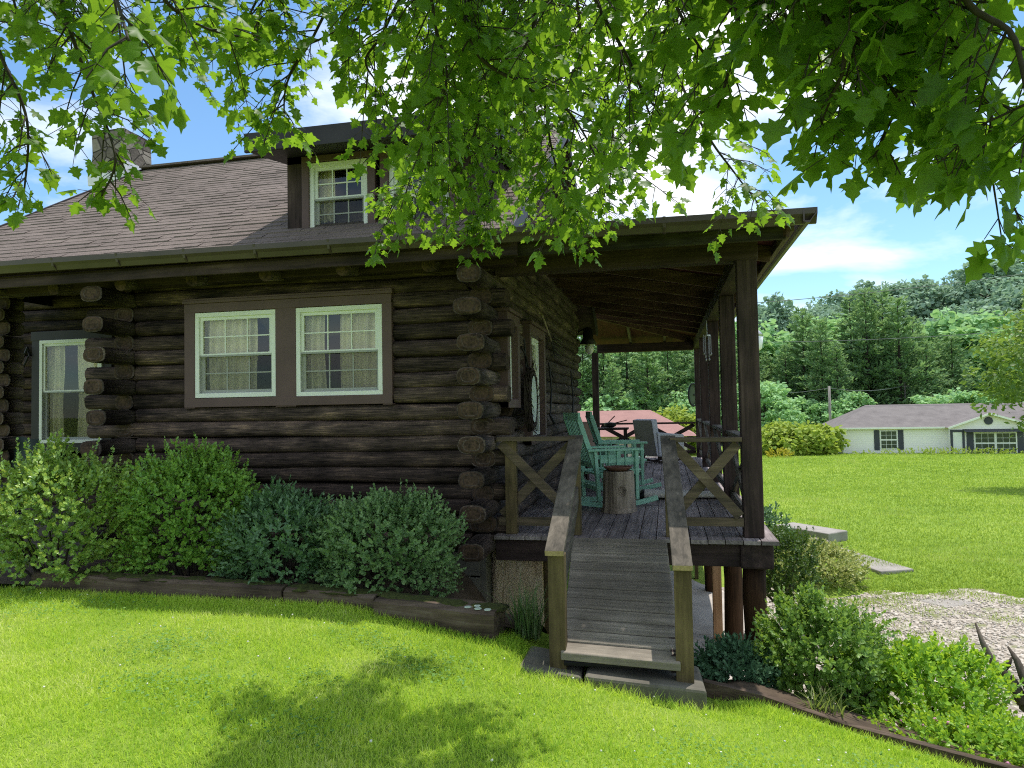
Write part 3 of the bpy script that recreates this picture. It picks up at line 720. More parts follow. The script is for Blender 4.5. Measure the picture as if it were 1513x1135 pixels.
# porch roof ----------------------------------------------------------------
ZW=3.56; xw=-1.60; yh0=PY0+2.7; yh1=PY1-2.7
def hip(zoff,inset=0):
    return [(xw,PY0+inset,EZ+zoff),(PX-inset,PY0+inset,EZ+zoff),(PX-inset,PY1-inset,EZ+zoff),(xw,PY1-inset,EZ+zoff),(xw,yh0,ZW+zoff),(xw,yh1,ZW+zoff)]
b=MB(); b.add(hip(.04),[(0,1,4),(1,2,5,4),(2,3,5)])
b.add([(xw,PY0,EZ+.02),(PX,PY0,EZ+.02),(PX,PY1,EZ+.02),(xw,PY1,EZ+.02),(xw,PY0,EZ+.04),(PX,PY0,EZ+.04),(PX,PY1,EZ+.04),(xw,PY1,EZ+.04)],[(0,1,5,4),(1,2,6,5),(2,3,7,6)])
for i in range(8):   # shingle lip along the front eave
    x=-1.13+i*.27; b.box((x,PY0-.07,EZ+.041),(x+.262,PY0+.3,EZ+.051+.003*(i%3)))
b.build('porch_roof',roof_m,cabin)
b=MB(); b.add(hip(.0),[(4,1,0),(4,5,2,1),(5,3,2)])
b.build('porch_ceiling',ceil_x,cabin)
def ceilz(x): return EZ+(ZW-EZ)*(PX-x)/(PX-xw)
for y in [6.9,7.8,8.7,9.6,10.5,11.4,12.3,13.2,14.05]:
    x0=xw
    if y<yh0: x0=PX-(y-PY0)/2.7*(PX-xw)
    if y>yh1: x0=PX-(PY1-y)/2.7*(PX-xw)
    b=MB(); b.bar((x0,y,ceilz(x0)-.075),(PX-.05,y,ceilz(PX-.05)-.075),.045,.14,(0,0,1)); b.build('rafter',rafter_m,cabin,bevel=.003)
for (ya,yb) in ((PY0+.05,yh0),(PY1-.05,yh1)):
    b=MB(); b.bar((PX-.05,ya,EZ-.06),(xw,yb,ZW-.06),.045,.14,(0,0,1)); b.build('rafter',rafter_m,cabin,bevel=.003)
for x in (-.75,.0):
    f_=(PX-x)/(PX-xw); yb=PY1-2.7*f_
    b=MB(); b.bar((x,PY1-.08,EZ-.055),(x,yb,ceilz(x)-.055),.05,.12,(0,0,1)); b.build('rafter',rail_y,cabin)
# fascia and beams
b=MB(); b.box((-1.45,5.92,2.91),(.96,5.965,3.045)); fo=b.build('fascia',wood('mossy_board','x',(.02,.018,.013),(.06,.055,.04),(.17,.16,.10),20,1.5),cabin,bevel=.004)
b=MB(); b.box((.985,5.95,2.97),(1.03,16.7,3.045)); b.build('fascia',wood('pale_fascia','y',(.10,.08,.06),(.18,.15,.11),(.26,.22,.17)),cabin,bevel=.004)
b=MB(); b.box((-1.52,6.36,2.845),(.80,6.53,3.03)); b.build('porch_beam',dark_x,cabin,bevel=.006)
b=MB(); b.box((.62,6.53,2.85),(.785,16.3,3.02)); b.build('porch_beam',wood('beam_y','y',(.02,.016,.012),(.05,.036,.026),(.11,.08,.055)),cabin,bevel=.006)
b=MB(); b.box((-1.5,16.12,2.83),(.62,16.28,3.02)); b.build('porch_beam',dark_x,cabin,bevel=.006)
# posts
PXs=.705; PYs=[6.445,8.5,11.0,13.7,16.2]; DZ=.465
for i,y in enumerate(PYs):
    b=MB(); w2=.082 if i<2 else .075
    b.box((PXs-w2,y-w2,DZ+.001),(PXs+w2,y+w2,2.85)); b.build('porch_post',dark_z,cabin,bevel=.008)
b=MB(); b.box((-1.62,16.05,DZ),(-1.48,16.2,2.83)); b.build('porch_post',dark_z,cabin,bevel=.008)
# deck boards
b=MB(); x=-1.54
while x<.80:
    wd=.143; b.box((x,6.24+random.uniform(-.012,.012),DZ-.036+random.uniform(0,.003)),(x+wd-.007,16.35,DZ+random.uniform(-.002,.002))); x+=wd
b.box((.80,6.26,DZ-.038),(.87,16.36,DZ+.004))
dk=b.build('deck',deck_y,cabin,bevel=.003)
b=MB(); b.box((-1.55,6.34,DZ-.24),(.62,6.42,DZ-.037)); b.box((.66,6.42,DZ-.24),(.80,16.3,DZ-.037)); b.box((-1.5,16.2,DZ-.24),(.6,16.3,DZ-.037))
for y in np.arange(7,16,.9): b.box((-1.5,y,DZ-.2),(.66,y+.05,DZ-.038))
b.build('deck_beam',dark_x,cabin,bevel=.006)
b=MB(); b.box((.58,6.30,DZ-.25),(.85,6.62,DZ-.04)); b.build('beam_end_block',dark_y,cabin,bevel=.02)
for (x,y,r,mm) in ((.705,6.46,.098,1),(.685,8.4,.10,1),(.62,11.7,.095,1),(.62,14.6,.1,1)):
    b=MB(); zt=DZ-.235; zb=float(H(x,y))-.2
    pts=[(x+.006*math.sin(j*2.1),y+.006*math.cos(j*1.7),zb+(zt-zb)*j/6) for j in range(7)]
    b.tube(pts,[r*(1.04-.06*j/6+.012*math.sin(j*3)) for j in range(7)],16); b.build('support_post',post_z,cabin,smooth=True)
b=MB(); b.box((.505,9.20,-1.32),(.615,9.31,DZ-.20)); b.build('support_post',lumber_z,cabin,bevel=.006)
b=MB(); b.box((-1.18,6.66,-.95),(-1.10,6.74,DZ-.2)); b.build('support_post',rail_z,cabin,bevel=.005)
b=MB(); b.box((.40,12.4,-1.35),(.46,12.5,DZ-.2)); b.build('support_post',rail_z,cabin,bevel=.005)
# railings
def railing(A,B,top,low,mats,xn=1,cap=True):
    A=Vector((*A,0));B=Vector((*B,0)); d=(B-A); L=d.length; d.normalize(); up_=(0,0,1)
    b=MB(); b.bar(A+Vector((0,0,top-.02)),B+Vector((0,0,top-.02)),.115,.04,up_); r=b.build('railing',mats[0],cabin,bevel=.004)
    b=MB(); b.bar(A+Vector((0,0,low)),B+Vector((0,0,low)),.045,.075,up_); b.build('bottom_rail',mats[0],r,bevel=.003)
    off=Vector((-d.y,d.x,0))
    for i in range(xn):
        p=A+d*(L*i/xn); q=A+d*(L*(i+1)/xn)
        b=MB(); b.bar(p+d*.03+Vector((0,0,low+.05))+off*.02,q-d*.03+Vector((0,0,top-.06))+off*.02,.034,.085,up_); b.build('brace',mats[1],r,bevel=.003)
        b=MB(); b.bar(p+d*.03+Vector((0,0,top-.06))-off*.018,q-d*.03+Vector((0,0,low+.05))-off*.018,.034,.085,up_); b.build('brace',mats[1],r,bevel=.003)
    return r
railing((-1.52,6.36),(-.80,6.36),1.345,.58,(rail_x,rail_x)); railing((.02,6.36),(.62,6.38),1.325,.60,(rail_x,rail_x))
for p_,q_ in (((-1.45,6.33,DZ+.002),(-1.345,6.41,1.305)),((-.845,6.325,DZ+.002),(-.765,6.405,1.30)),((-.03,6.325,DZ+.002),(.05,6.405,1.29))): b=MB(); b.box(p_,q_); b.build('railing_post',rail_z,cabin,bevel=.005)
for i in range(4): railing((PXs,PYs[i]+.09),(PXs,PYs[i+1]-.09),1.315,.60,(rail_y,rail_y))
railing((-1.48,16.2),(.62,16.2),1.24,.58,(dark_x,dark_x),2)
# soft landing threshold under ramp top
# ------------------------------------------------------------------ RAMP
ramp=thing('wooden_ramp','weathered wooden entry ramp of cross boards with sloping handrails','ramp',(-.4,5.5,0))
T0=Vector((-.425,6.22,.468)); T1=Vector((-.33,4.62,.005)); 
b=MB(); nb=12; dirv=(T1-T0)
for i in range(nb):
    f0=i/nb; f1=(i+1)/nb-.0105
    wa=.405+.0*f0
    def rowpt(f,s,z): 
        p=T0+dirv*f; wid=(.40-.02*f); return (p.x+s*wid,p.y,p.z+z-.03*f*(s>0))
    b.add([rowpt(f0,-1,0),rowpt(f0,1,0),rowpt(f1,1,0),rowpt(f1,-1,0),rowpt(f0,-1,-.05),rowpt(f0,1,-.05),rowpt(f1,1,-.05),rowpt(f1,-1,-.05)],
       [(0,3,2,1),(4,5,6,7),(0,1,5,4),(1,2,6,5),(2,3,7,6),(3,0,4,7)])
b.build('ramp_surface',ramp_x,ramp,bevel=.007)
b=MB(); b.bar(T0+Vector((0,0,-.075)),T1+Vector((0,.03,-.065)),.72,.02,(0,0,1)); b.build('gap_shade',void_m,ramp)  # near-black sheet added so the gaps between boards look shaded
b=MB()
for s in (-1,1): b.bar(T0+Vector((s*.36,0,-.1)),T1+Vector((s*.34,.1,-.06)),.04,.12,(0,0,1))
b.build('stringer',dark_y,ramp)
for (xb,xt,zb,zt_,ztop) in ((-.735,-.80,-.12,.655,1.335),(.075,.005,-.18,.585,1.325)):
    b=MB(); b.box((xb-.055,4.66,zb),(xb+.055,4.755,zt_-.02)); b.build('post',rail_z,ramp,bevel=.005)
    b=MB(); A=Vector((xb,4.60,zt_+.0)); B=Vector((xt,6.40,ztop)); b.bar(A,B,.125,.04,(0,0,1)); n=len(b.f); b.m[0]=1
    b.build('handrail',[rail_y,cut_end],ramp,bevel=.004)
    b=MB(); b.bar(A+Vector((0,.12,-.42)),B+Vector((0,-.05,-.5)),.035,.14,(0,0,1)); b.build('lower_rail',rail_y,ramp,bevel=.004)
b=MB(); b.box((-.78,4.655,.615),(-.69,4.665,.62))
# concrete pad
b=MB()
for j,(x0,x1,y0,y1,zt_) in enumerate([(-.55,.20,4.55,5.0,-.10),(-.98,-.57,4.56,5.0,-.07)]):
    vs=[(x0+random.uniform(-.03,.03),y0+random.uniform(-.03,.03),zt_-.3),(x1,y0+.03,zt_-.35),(x1,y1,zt_-.35),(x0,y1,zt_-.3),(x0,y0,zt_),(x1+.0,y0+.02,zt_-.05),(x1-.03,y1,zt_-.05),(x0,y1,zt_)]
    b.add(vs,[(0,3,2,1),(4,5,6,7),(0,1,5,4),(1,2,6,5),(2,3,7,6),(3,0,4,7)])
tag(b.build('concrete_pad',pad_m,None,bevel=.02),'mossy concrete pad under the foot of the ramp','concrete pad')
# landscape timbers
def timber(pts,hw,hh,label,lich=None,moss=True):
    b=MB(); pts=[Vector(p) for p in pts]; c=pts[0]
    for a,q in zip(pts[:-1],pts[1:]):
        n=max(2,int((q-a).length/.18))
        prof=[(-hw,-hh),(hw,-hh),(hw,hh*.8),(hw*.75,hh),(-hw*.75,hh),(-hw,hh*.8)]
        d=(q-a).normalized(); s_=d.cross(Vector((0,0,1))).normalized(); vs=[]
        for i in range(n+1):
            p=a+(q-a)*(i/n)
            for u,v in prof: vs.append(p+s_*(u+random.uniform(-.007,.007))+Vector((0,0,v+random.uniform(-.007,.007))))
        k=len(prof); fs=[(i*k+j,i*k+(j+1)%k,(i+1)*k+(j+1)%k,(i+1)*k+j) for i in range(n) for j in range(k)]+[tuple(range(k))[::-1],tuple(n*k+j for j in range(k))]
        b.add(vs,fs)
    t=thing('landscape_timber',label,'timber',tuple(c),group='old timbers edging the front bed')
    b.build('beam',tie_x,t)
    if moss:
        mb=MB(); a,q=pts[0],pts[-1]
        for _ in range(70):
            p=a+(q-a)*random.uniform(.03,.97)+Vector((0,random.uniform(-.03,.06),hh-.004)); mb.lathe(p,[(random.uniform(.05,.10),-.004),(.04,.007),(.003,.011)],9)
        mb.build('moss',moss_m,t,smooth=True)
    if lich:
        mb=MB()
        for p in lich: mb.lathe(p,[(.027,0),(.024,.005),(.01,.006)],9)
        mb.build('lichen',lichen_m,t)
    return t
timber([(-2.13,5.07,.10),(-1.20,4.99,.06)],.13,.12,'thick timber with white lichen spots beside the ramp end',[(-1.42,4.94,.19),(-1.34,4.92,.187),(-1.36,4.98,.188),(-1.27,4.92,.183)])
timber([(-2.92,5.14,.15),(-2.16,5.10,.13)],.10,.09,'middle short timber edging the bed below the azalea')
timber([(-5.3,5.18,.19),(-2.95,5.15,.16)],.10,.085,'long mossy timber edging the bed below the bright shrubs')
q=[(.20,4.93,-.27),(.53,4.86,-.32),(1.01,4.72,-.38),(1.67,4.54,-.46),(2.4,4.34,-.56),(3.3,4.10,-.68)]
b=MB(); vs=[]; 
t=thing('landscape_timber','curved weathered edging board sloping down below the right shrubs','timber',q[0])
for i,p in enumerate(q):
    for u,v in ((-.03,-.16),(.03,-.16),(.03,.05),(-.03,.05)): vs.append((p[0],p[1]+u,p[2]+v+.02*math.sin(i*2)))
b.add(vs,[(i*4+j,i*4+(j+1)%4,i*4+4+(j+1)%4,i*4+4+j) for i in range(len(q)-1) for j in range(4)]); b.build('beam',tie_x,t)
# concrete steps on the right
for i,(a,c,zt_) in enumerate([((2.45,16.6),(3.35,15.6),-1.02),((2.85,14.6),(3.62,12.75),-1.14),((3.05,12.8),(4.05,11.35),-1.31)]):
    b=MB(); A=Vector((*a,0)); B=Vector((*c,0)); b.bar(A+Vector((0,0,zt_-.15)),B+Vector((0,0,zt_-.15)),.62,.30,(0,0,1))
    tag(b.build('concrete_step',concrete,None,bevel=.02),['uppermost pale concrete step behind the yellow-green shrub','middle concrete step beside the lawn edge','lowest concrete slab where the lawn meets the gravel'][i],'step','concrete steps beside the lawn')
b=MB(); b.bar((1.0,14.4,-1.25),(2.3,13.4,-1.28),.10,.10,(0,0,1)); tag(b.build('edging_pole',pole_z,None,bevel=.01),'pale pole lying on the ground behind the porch posts','pole')
b=MB(); b.tube([(.95,15.0,-1.3),(2.6,14.2,-1.3)],.01)
# low stone wall behind
b=MB()
for i in range(26):
    x=.9+i%13*.16; z=-1.25+(i//13)*.2+random.uniform(-.02,.02); y=15.0-.35*(x-.9); r=random.uniform(.09,.14)
    b.lathe((x,y,z-.1),[(r*.7,0),(r,.06),(r*.95,.14),(r*.5,.2)],8)
tag(b.build('stone_wall',stone_m,None,smooth=True),'low dry stone wall under the dark shrub past the deck','wall')
# ------------------------------------------------------------------ objects on the porch
def rocking_chair(loc,rz,label):
    t=thing('rocking_chair',label,'rocking chair',loc,rz,'mint rocking chairs on the porch')
    # faces local +X
    def B(name,fn,mat=mint_m):
        b=MB(); fn(b); return b.build(name,mat,t,True,bevel=.004)
    B('seat',lambda b:[b.box((-.20+.085*i,-.27,.40-.01*(5-i)),(-.125+.085*i,.27,.42-.01*(5-i))) for i in range(6)])
    def back(b):
        for s in (-.26,.26): b.bar((-.22,s,.36),(-.44,s,1.02),.035,.055,(1,0,0))
        b.bar((-.44,-.30,1.03),(-.44,.30,1.03),.03,.09,(0,0,1)); b.bar((-.25,-.26,.47),(-.25,.26,.47),.03,.06,(0,0,1))
        for i in range(8):
            y=-.215+.0614*i; pts=[(-.245,y,.45),(-.30,y,.62),(-.385,y,.83),(-.44,y,1.03)]
            for p,q_ in zip(pts[:-1],pts[1:]): b.bar(p,q_,.034,.014,(1,0,0))
    B('backrest',back)
    for s in (-1,1):
        B('armrest',lambda b:[b.box((-.36,s*.30-.05,.635),(.30,s*.30+.05,.66)),b.bar((.23,s*.29,.08),(.23,s*.29,.635),.06,.04,(1,0,0)),b.bar((-.22,s*.29,.07),(-.26,s*.29,.64),.06,.04,(1,0,0)),b.bar((-.2,s*.29,.36),(.26,s*.29,.40),.03,.06,(0,0,1)),b.bar((-.2,s*.29,.52),(.26,s*.29,.53),.02,.05,(0,0,1))]+[b.bar((-.1+.1*k,s*.29,.40),(-.1+.1*k,s*.29,.63),.04,.015,(1,0,0)) for k in range(3)])
        def rock(b):
            pts=[(-.52+1.0*k/10,s*.29,.055+ .30*((k/10-.5)**2)*.9-.035) for k in range(11)]
            for p,q_ in zip(pts[:-1],pts[1:]): b.bar(p,q_,.035,.055,(0,0,1))
        B('rocker',rock)
    B('stretcher',lambda b:[b.bar((.23,-.29,.22),(.23,.29,.22),.02,.05,(0,0,1)),b.bar((-.21,-.29,.2),(-.21,.29,.2),.02,.05,(0,0,1))])
    return t
rocking_chair((-.68,8.42,DZ+.004),math.radians(24),'mint green slatted rocking chair nearest the ramp, behind the stump')
rocking_chair((-.62,9.95,DZ+.004),math.radians(12),'mint green rocking chair farther along the wall, second from the ramp')
# stump and saucer
b=MB(); vs=[]; n=28; prof=[(.0,1.10),(.05,1.03),(.2,.98),(.34,.97),(.425,.95),(.44,.90)]
for z,s_ in prof:
    for k in range(n):
        a=2*math.pi*k/n; r=.175*s_*(1+.035*math.sin(3*a+.5)+.02*math.sin(7*a+z*4)+(.05 if k%9==0 else 0)*-1)
        vs.append((-.53+r*math.cos(a),7.82+r*math.sin(a),DZ+.003+z))
fs=[(i*n+k,i*n+(k+1)%n,(i+1)*n+(k+1)%n,(i+1)*n+k) for i in range(len(prof)-1) for k in range(n)]
b.add(vs,fs); b.f.append(tuple((len(prof)-1)*n+k for k in range(n))); b.m.append(1)
st=thing('tree_stump','weathered tree stump used as a side table on the porch','stump',(-.53,7.82,DZ))
b.build('trunk_section',[stump_z,rail_x],st,smooth=False)
b=MB(); c0=(-.475,7.655,DZ+.245); 
for r0,rr in ((.04,.008),(.024,.006)):
    b.tube([(c0[0]+r0*math.cos(a),c0[1]-.005,c0[2]+r0*1.2*math.sin(a)) for a in np.linspace(0,2*math.pi,16)],rr,6)
b.lathe((c0[0],c0[1]+.015,c0[2]-.015),[(.012,0),(.012,.03)],8)
b.build('knot',stump_z,st,smooth=True)
b=MB(); b.lathe((-.53,7.82,DZ+.444),[(.10,0),(.125,.012),(.150,.035),(.152,.045),(.140,.042),(.12,.022),(.02,.018)],26)
tag(b.build('saucer',terra,None,smooth=True),'shallow terracotta saucer on top of the stump','saucer')
# mat
b=MB(); vs=[]
n=26
for i in range(n+1):
    u=i/n; x=-.36+.98*u; yc=8.95+.12*u; hh=.085*(1-.45*u)*(1 if i else .5)+.025
    for k in range(10):
        a=2*math.pi*k/10; vs.append((x,yc+.17*math.cos(a)*(1.0+.12*math.sin(u*5)),DZ+.004+hh/2+hh/2*math.sin(a)))
fs=[(i*10+k,i*10+(k+1)%10,(i+1)*10+(k+1)%10,(i+1)*10+k) for i in range(n) for k in range(10)]; fs=[f[::-1] for f in fs]
b.add(vs,fs); b.m=[1 if (f//10)<2 or (f%10 in (6,7) and f//10<12) else 0 for f in range(len(fs))]
b.f.append(tuple(range(10))); b.m.append(1); b.f.append(tuple(n*10+k for k in range(10))[::-1]); b.m.append(0)
tag(b.build('rolled_mat',[mat_m,black_m],None,smooth=True),'cream rolled mat with black end lying across the deck boards','mat')
# grey rocking armchair, facing away
ac=thing('rocking_armchair','grey upholstered rocking armchair turned away at the far end of the porch','armchair',(-.16,14.7,DZ+.004),math.radians(38))
def A_(name,mat,*boxes,bev=.03):
    b=MB(); [b.box(p,q_) for p,q_ in boxes]; return b.build(name,mat,ac,True,bevel=bev)
A_('seat',greyfab,((-.28,-.24,.16),(.34,.24,.42)))
A_('cushion',greyfab,((-.2,-.235,.42),(.34,.235,.50)))
b=MB(); b.add([(-.30,-.32,.14),(-.18,-.32,.14),(-.18,.32,.14),(-.30,.32,.14),(-.42,-.32,.86),(-.28,-.32,.88),(-.28,.32,.88),(-.42,.32,.86)],[(0,3,2,1),(4,5,6,7),(0,1,5,4),(1,2,6,5),(2,3,7,6),(3,0,4,7)])
b.m=[0,0,0,0,0,1]; b.build('backrest',[greyfab,greyfab2],ac,True,bevel=.02)
for s in (-1,1):
    b=MB(); b.add([(-.26,s*.25,.14),(.36,s*.25,.14),(.36,s*.345,.14),(-.26,s*.345,.14),(-.3,s*.25,.62),(.36,s*.25,.56),(.36,s*.345,.56),(-.3,s*.345,.62)],[(0,3,2,1),(4,5,6,7),(0,1,5,4),(1,2,6,5),(2,3,7,6),(3,0,4,7)] if s>0 else [(1,2,3,0),(7,6,5,4),(4,5,1,0),(5,6,2,1),(6,7,3,2),(7,4,0,3)]); b.build('armrest',greyfab,ac,True,bevel=.02)
    b=MB(); pts=[(-.5+1.0*k/10,s*.24,.02+.32*((k/10-.5)**2)) for k in range(11)]
    for p,q_ in zip(pts[:-1],pts[1:]): b.bar(p,q_,.03,.03,(0,0,1))
    b.bar((-.2,s*.24,.04),(-.2,s*.24,.16),.03,.03,(1,0,0)); b.bar((.22,s*.24,.04),(.22,s*.24,.16),.03,.03,(1,0,0))
    b.build('rocker',dark_x,ac,True)
# brown chair and small table by the wall
bc=thing('wooden_chair','brown bent back chair by the wall behind the mint rockers','chair',(-1.18,11.2,DZ+.004),0)
b=MB(); vs=[]
for j,z in enumerate(np.linspace(.35,.90,7)):
    for yv in (-.2,-.07,.07,.2): vs.append((-.12+.12*((j/6)-.5)**2*2-.10*(j/6),yv,z))
fs=[(j*4+k,j*4+k+1,(j+1)*4+k+1,(j+1)*4+k) for j in range(6) for k in range(3)]; b.add(vs,fs); o=b.build('backrest',brownchair,bc,True,smooth=True); md=o.modifiers.new('s','SOLIDIFY'); md.thickness=.025
b=MB(); b.box((-.12,-.22,.40),(.26,.22,.44)); b.build('seat',brownchair,bc,True,bevel=.01)
for sx in (-.08,.22):
    for sy in (-.18,.18): b=MB(); b.bar((sx,sy,0),(sx,sy,.40),.035,.035,(1,0,0)); b.build('leg',dark_z,bc,True)
bc.rotation_euler=(0,0,math.radians(-55))
tb=thing('side_table','small dark table against the rear rail holding black ironware','table',(-1.08,14.9,DZ+.004))
b=MB(); b.box((-.42,-.25,.66),(.30,.25,.70)); b.build('tabletop',dark_x,tb,True,bevel=.005)
for sx in (-.34,.24):
    for sy in (-.2,.2): b=MB(); b.box((sx-.025,sy-.025,0),(sx+.025,sy+.025,.66)); b.build('leg',dark_z,tb,True)
b=MB(); b.lathe((-1.15,14.9,DZ+.71),[(.06,0),(.12,.03),(.13,.09),(.11,.10),(.02,.11)],16); b.bar((-1.05,14.9,DZ+.80),(-.80,14.86,DZ+.86),.03,.02,(0,0,1)); b.bar((-1.2,14.9,DZ+.8),(-1.05,14.9,DZ+.95),.02,.02,(1,0,0))
tag(b.build('iron_pan',black_m,None,smooth=False),'black iron pan with long handle on the small dark table','pan')
b=MB(); b.lathe((-.98,15.45,DZ+.004),[(.10,0),(.15,.12),(.16,.30),(.14,.31),(.12,.1)],16); tag(b.build('tub',brass_m,None,smooth=True),'pale pink tub on the deck at the rear rail','tub')
ln=thing('glass_lantern','clear glass globe lantern on the wall near the brown chair','lantern',(-1.40,11.8,DZ+.62))
b=MB(); b.lathe((0,0,0),[(.05,0),(.05,.04)],12); b.build('lantern_base',black_m,ln,True)
b=MB(); b.lathe((0,0,.04),[(.04,0),(.085,.06),(.09,.11),(.06,.17),(.03,.19)],14); b.build('globe',lamp_glass,ln,True,smooth=True)
b=MB(); b.box((-1.52,11.6,DZ+.55),(-1.3,12.3,DZ+.60)); b.box((-1.5,11.62,DZ),(-1.46,11.66,DZ+.55)); b.box((-1.34,12.24,DZ),(-1.3,12.28,DZ+.55)); b.box((-1.34,11.62,DZ),(-1.3,11.66,DZ+.55)); b.box((-1.5,12.24,DZ),(-1.46,12.28,DZ+.55)); tag(b.build('wall_bench',dark_y,None,bevel=.004),'low dark bench along the log wall under the glass lantern','bench')
# wall decorations on the porch wall --------------------------------
wr=thing('willow_wreath','oval twig wreath framing a pale mirror on the log wall','wreath',(-1.45,7.52,1.70))
b=MB()
for i in range(34):
    ph=random.uniform(0,6.28); r=random.uniform(.9,1.1); pts=[]
    for a in np.linspace(0,2*math.pi,26): pts.append((.03+.03*math.sin(3*a+ph)+random.uniform(-.01,.01),.20*r*math.cos(a)+.012*math.sin(5*a+ph),.31*r*math.sin(a)+.012*math.cos(4*a+ph)))
    b.tube(pts,.007,5,cap=False)
for i in range(26):
    a=random.uniform(0,6.28); p=Vector((.05,.22*math.cos(a),.33*math.sin(a))); q_=p+Vector((random.uniform(0,.08),.12*math.cos(a+.8),.12*math.sin(a+.8))); b.tube([p,q_],.004,4)
b.build('twig_ring',wicker_m,wr,True)
b=MB(); b.add([(.065,.15*math.cos(a),.25*math.sin(a)) for a in np.linspace(0,2*math.pi,24,endpoint=False)],[tuple(range(24))]); b.build('mirror',mirror_m,wr,True)
pf=thing('hay_fork','old hay fork with pale wooden handle hung on the log wall','fork',(-1.50,9.2,2.48))
b=MB(); b.tube([(.02,-.55,.28),(.02,.15,.02)],.016,8); b.build('handle',stump_z,pf,True)
b=MB()
for k in range(5): b.tube([(.02,.15,.02+.0),(.03,.35,.10-.06*k),(.02,1.2,.10-.075*k)],.008,6)
b.build('tines',black_m,pf,True)
for i,(y,z0,z1,lab) in enumerate(((9.2,1.5,2.2,'long dark iron tool hanging below the hay fork'),(11.4,1.3,2.2,'thin dark chain hanging by the far corner of the wall'))):
    b=MB(); b.tube([(-1.49,y,z1),(-1.47,y+.05,(z0+z1)/2),(-1.48,y-.04,z0)],.013,6); b.tube([(-1.48,y-.04,z0),(-1.46,y+.15,z0-.10)],.018,6); b.tube([(-1.48,y-.1,z1-.03),(-1.48,y+.3,z1-.2)],.01,6)
    tag(b.build('hanging_tool',black_m,None),lab,'tool')
b=MB(); b.tube([(-1.47,7.3,2.25),(-1.45,7.45,2.15),(-1.45,7.6,1.98),(-1.46,7.8,1.9)],.012,6); b.tube([(-1.47,7.45,2.35),(-1.46,7.5,2.0)],.01,6); tag(b.build('hanging_tool',black_m,None),'bent dark tongs hanging above the twig wreath','tool')
# porch light on far corner
pl=thing('porch_light','dark bell shaped wall light with white globe at the far cabin corner','wall light',(-1.35,12.8,2.62))
b=MB(); b.lathe((0,0,.12),[(.05,.30),(.09,.26),(.10,.10),(.16,.0)][::-1],16); b.bar((-.18,0,.35),(0,0,.42),.03,.03,(0,0,1)); b.build('shade',black_m,pl,True,smooth=True)
b=MB(); b.lathe((0.02,0,-.06),[(.03,0),(.075,.05),(.085,.11),(.06,.19)],14); b.build('globe',lamp_glass,pl,True,smooth=True)
# wind chime
wc=thing('wind_chime','glass wind chime hanging from the porch beam by the posts','wind chime',(.60,10.6,2.2))
b=MB(); b.tube([(0,0,.62),(0,0,.42)],.004,5); b.lathe((0,0,.40),[(.05,0),(.05,.015)],12); b.build('hanger',chrome,wc,True)
b=MB()
for k in range(6):
    a=k*1.047; x_,y_=.05*math.cos(a),.05*math.sin(a); l_=random.uniform(.2,.34); b.tube([(x_,y_,.40),(x_,y_,.40-l_)],.006,6); b.lathe((x_,y_,.40-l_-.05),[(.004,0),(.016,.02),(.004,.045)],8)
b.build('tubes',plain('smoky_glass',(.22,.22,.23),.2,.2),wc,True)
# oval dish fixed to rear post
sdz=thing('oval_dish','dark rimmed oval dish fixed beside the rear porch post','dish',(.60,16.42,1.84))
b=MB(); pr=[(.19*math.cos(a),0,.25*math.sin(a)) for a in np.linspace(0,2*math.pi,25)]; b.tube(pr,.02,6); b.bar((.05,.02,0),(.22,.02,.0),.03,.03,(0,0,1)); b.build('rim',black_m,sdz,True)
b=MB(); b.add([(.18*math.cos(a),.03,.24*math.sin(a)) for a in np.linspace(0,2*math.pi,24,endpoint=False)],[tuple(range(24))]); b.build('bowl',plain('dull_green',(.10,.13,.07)),sdz,True)
sdz.rotation_euler=(0,0,math.radians(55))
# lamp post on the lawn
lp=thing('lamp_post','white lantern lamp post standing on the lawn behind the front porch post','lamp post',(2.40,20.,-1.5))
b=MB(); b.tube([(0,0,0),(0,0,4.55)],.04,10); b.build('pole',plain('grey_pole',(.35,.35,.34)),lp,True,smooth=True)
b=MB(); b.lathe((0,0,4.55),[(.10,0),(.15,.05),(.19,.36),(.06,.42)],12); b.build('lantern_glass',lamp_glass,lp,True,smooth=True)
b=MB(); b.lathe((0,0,4.95),[(.20,0),(.12,.10),(.02,.2)],12); b.build('cap',chrome,lp,True,smooth=True)
# left entry steps and glider
es=thing('entry_steps','weathered wooden steps up to the recessed side entry','steps',(-7.2,6.4,-.1))
for i,(y0,y1,z) in enumerate(((5.75,6.1,.14),(6.08,6.42,.30),(6.40,7.8,.44))):
    b=MB(); b.box((-8.6,y0,z-.12),(-5.75,y1,z)); b.build('tread',wood('step_wood_%d'%i,'x',(.05,.045,.035),(.12,.11,.09),(.24,.22,.18)),es,bevel=.01)
b=MB(); b.box((-8.6,5.3,-.1),(-5.9,5.75,.10)); b.build('base_slab',plain('mossy_stone',(.12,.115,.06),1,.5,5,.8),es,bevel=.03)
gc=thing('metal_chair','dark green pressed metal chair beside the entry window','chair',(-7.42,6.72,.445),math.radians(20))
b=MB(); vs=[]
for j,z in enumerate(np.linspace(.38,.90,6)):
    for k,x_ in enumerate(np.linspace(-.26,.26,7)): vs.append((x_*(1 if j<5 else .9),.22+.05*math.sin(k)+.10*(j/5),z+(.03 if 1<k<5 else 0)*(j==5)))
b.add(vs,[(j*7+k,j*7+k+1,(j+1)*7+k+1,(j+1)*7+k) for j in range(5) for k in range(6)]); b.build('backrest',dkgreen_m,gc,True,smooth=True)
b=MB(); b.box((-.26,-.24,.37),(.26,.24,.39)); b.build('seat',dkgreen_m,gc,True)
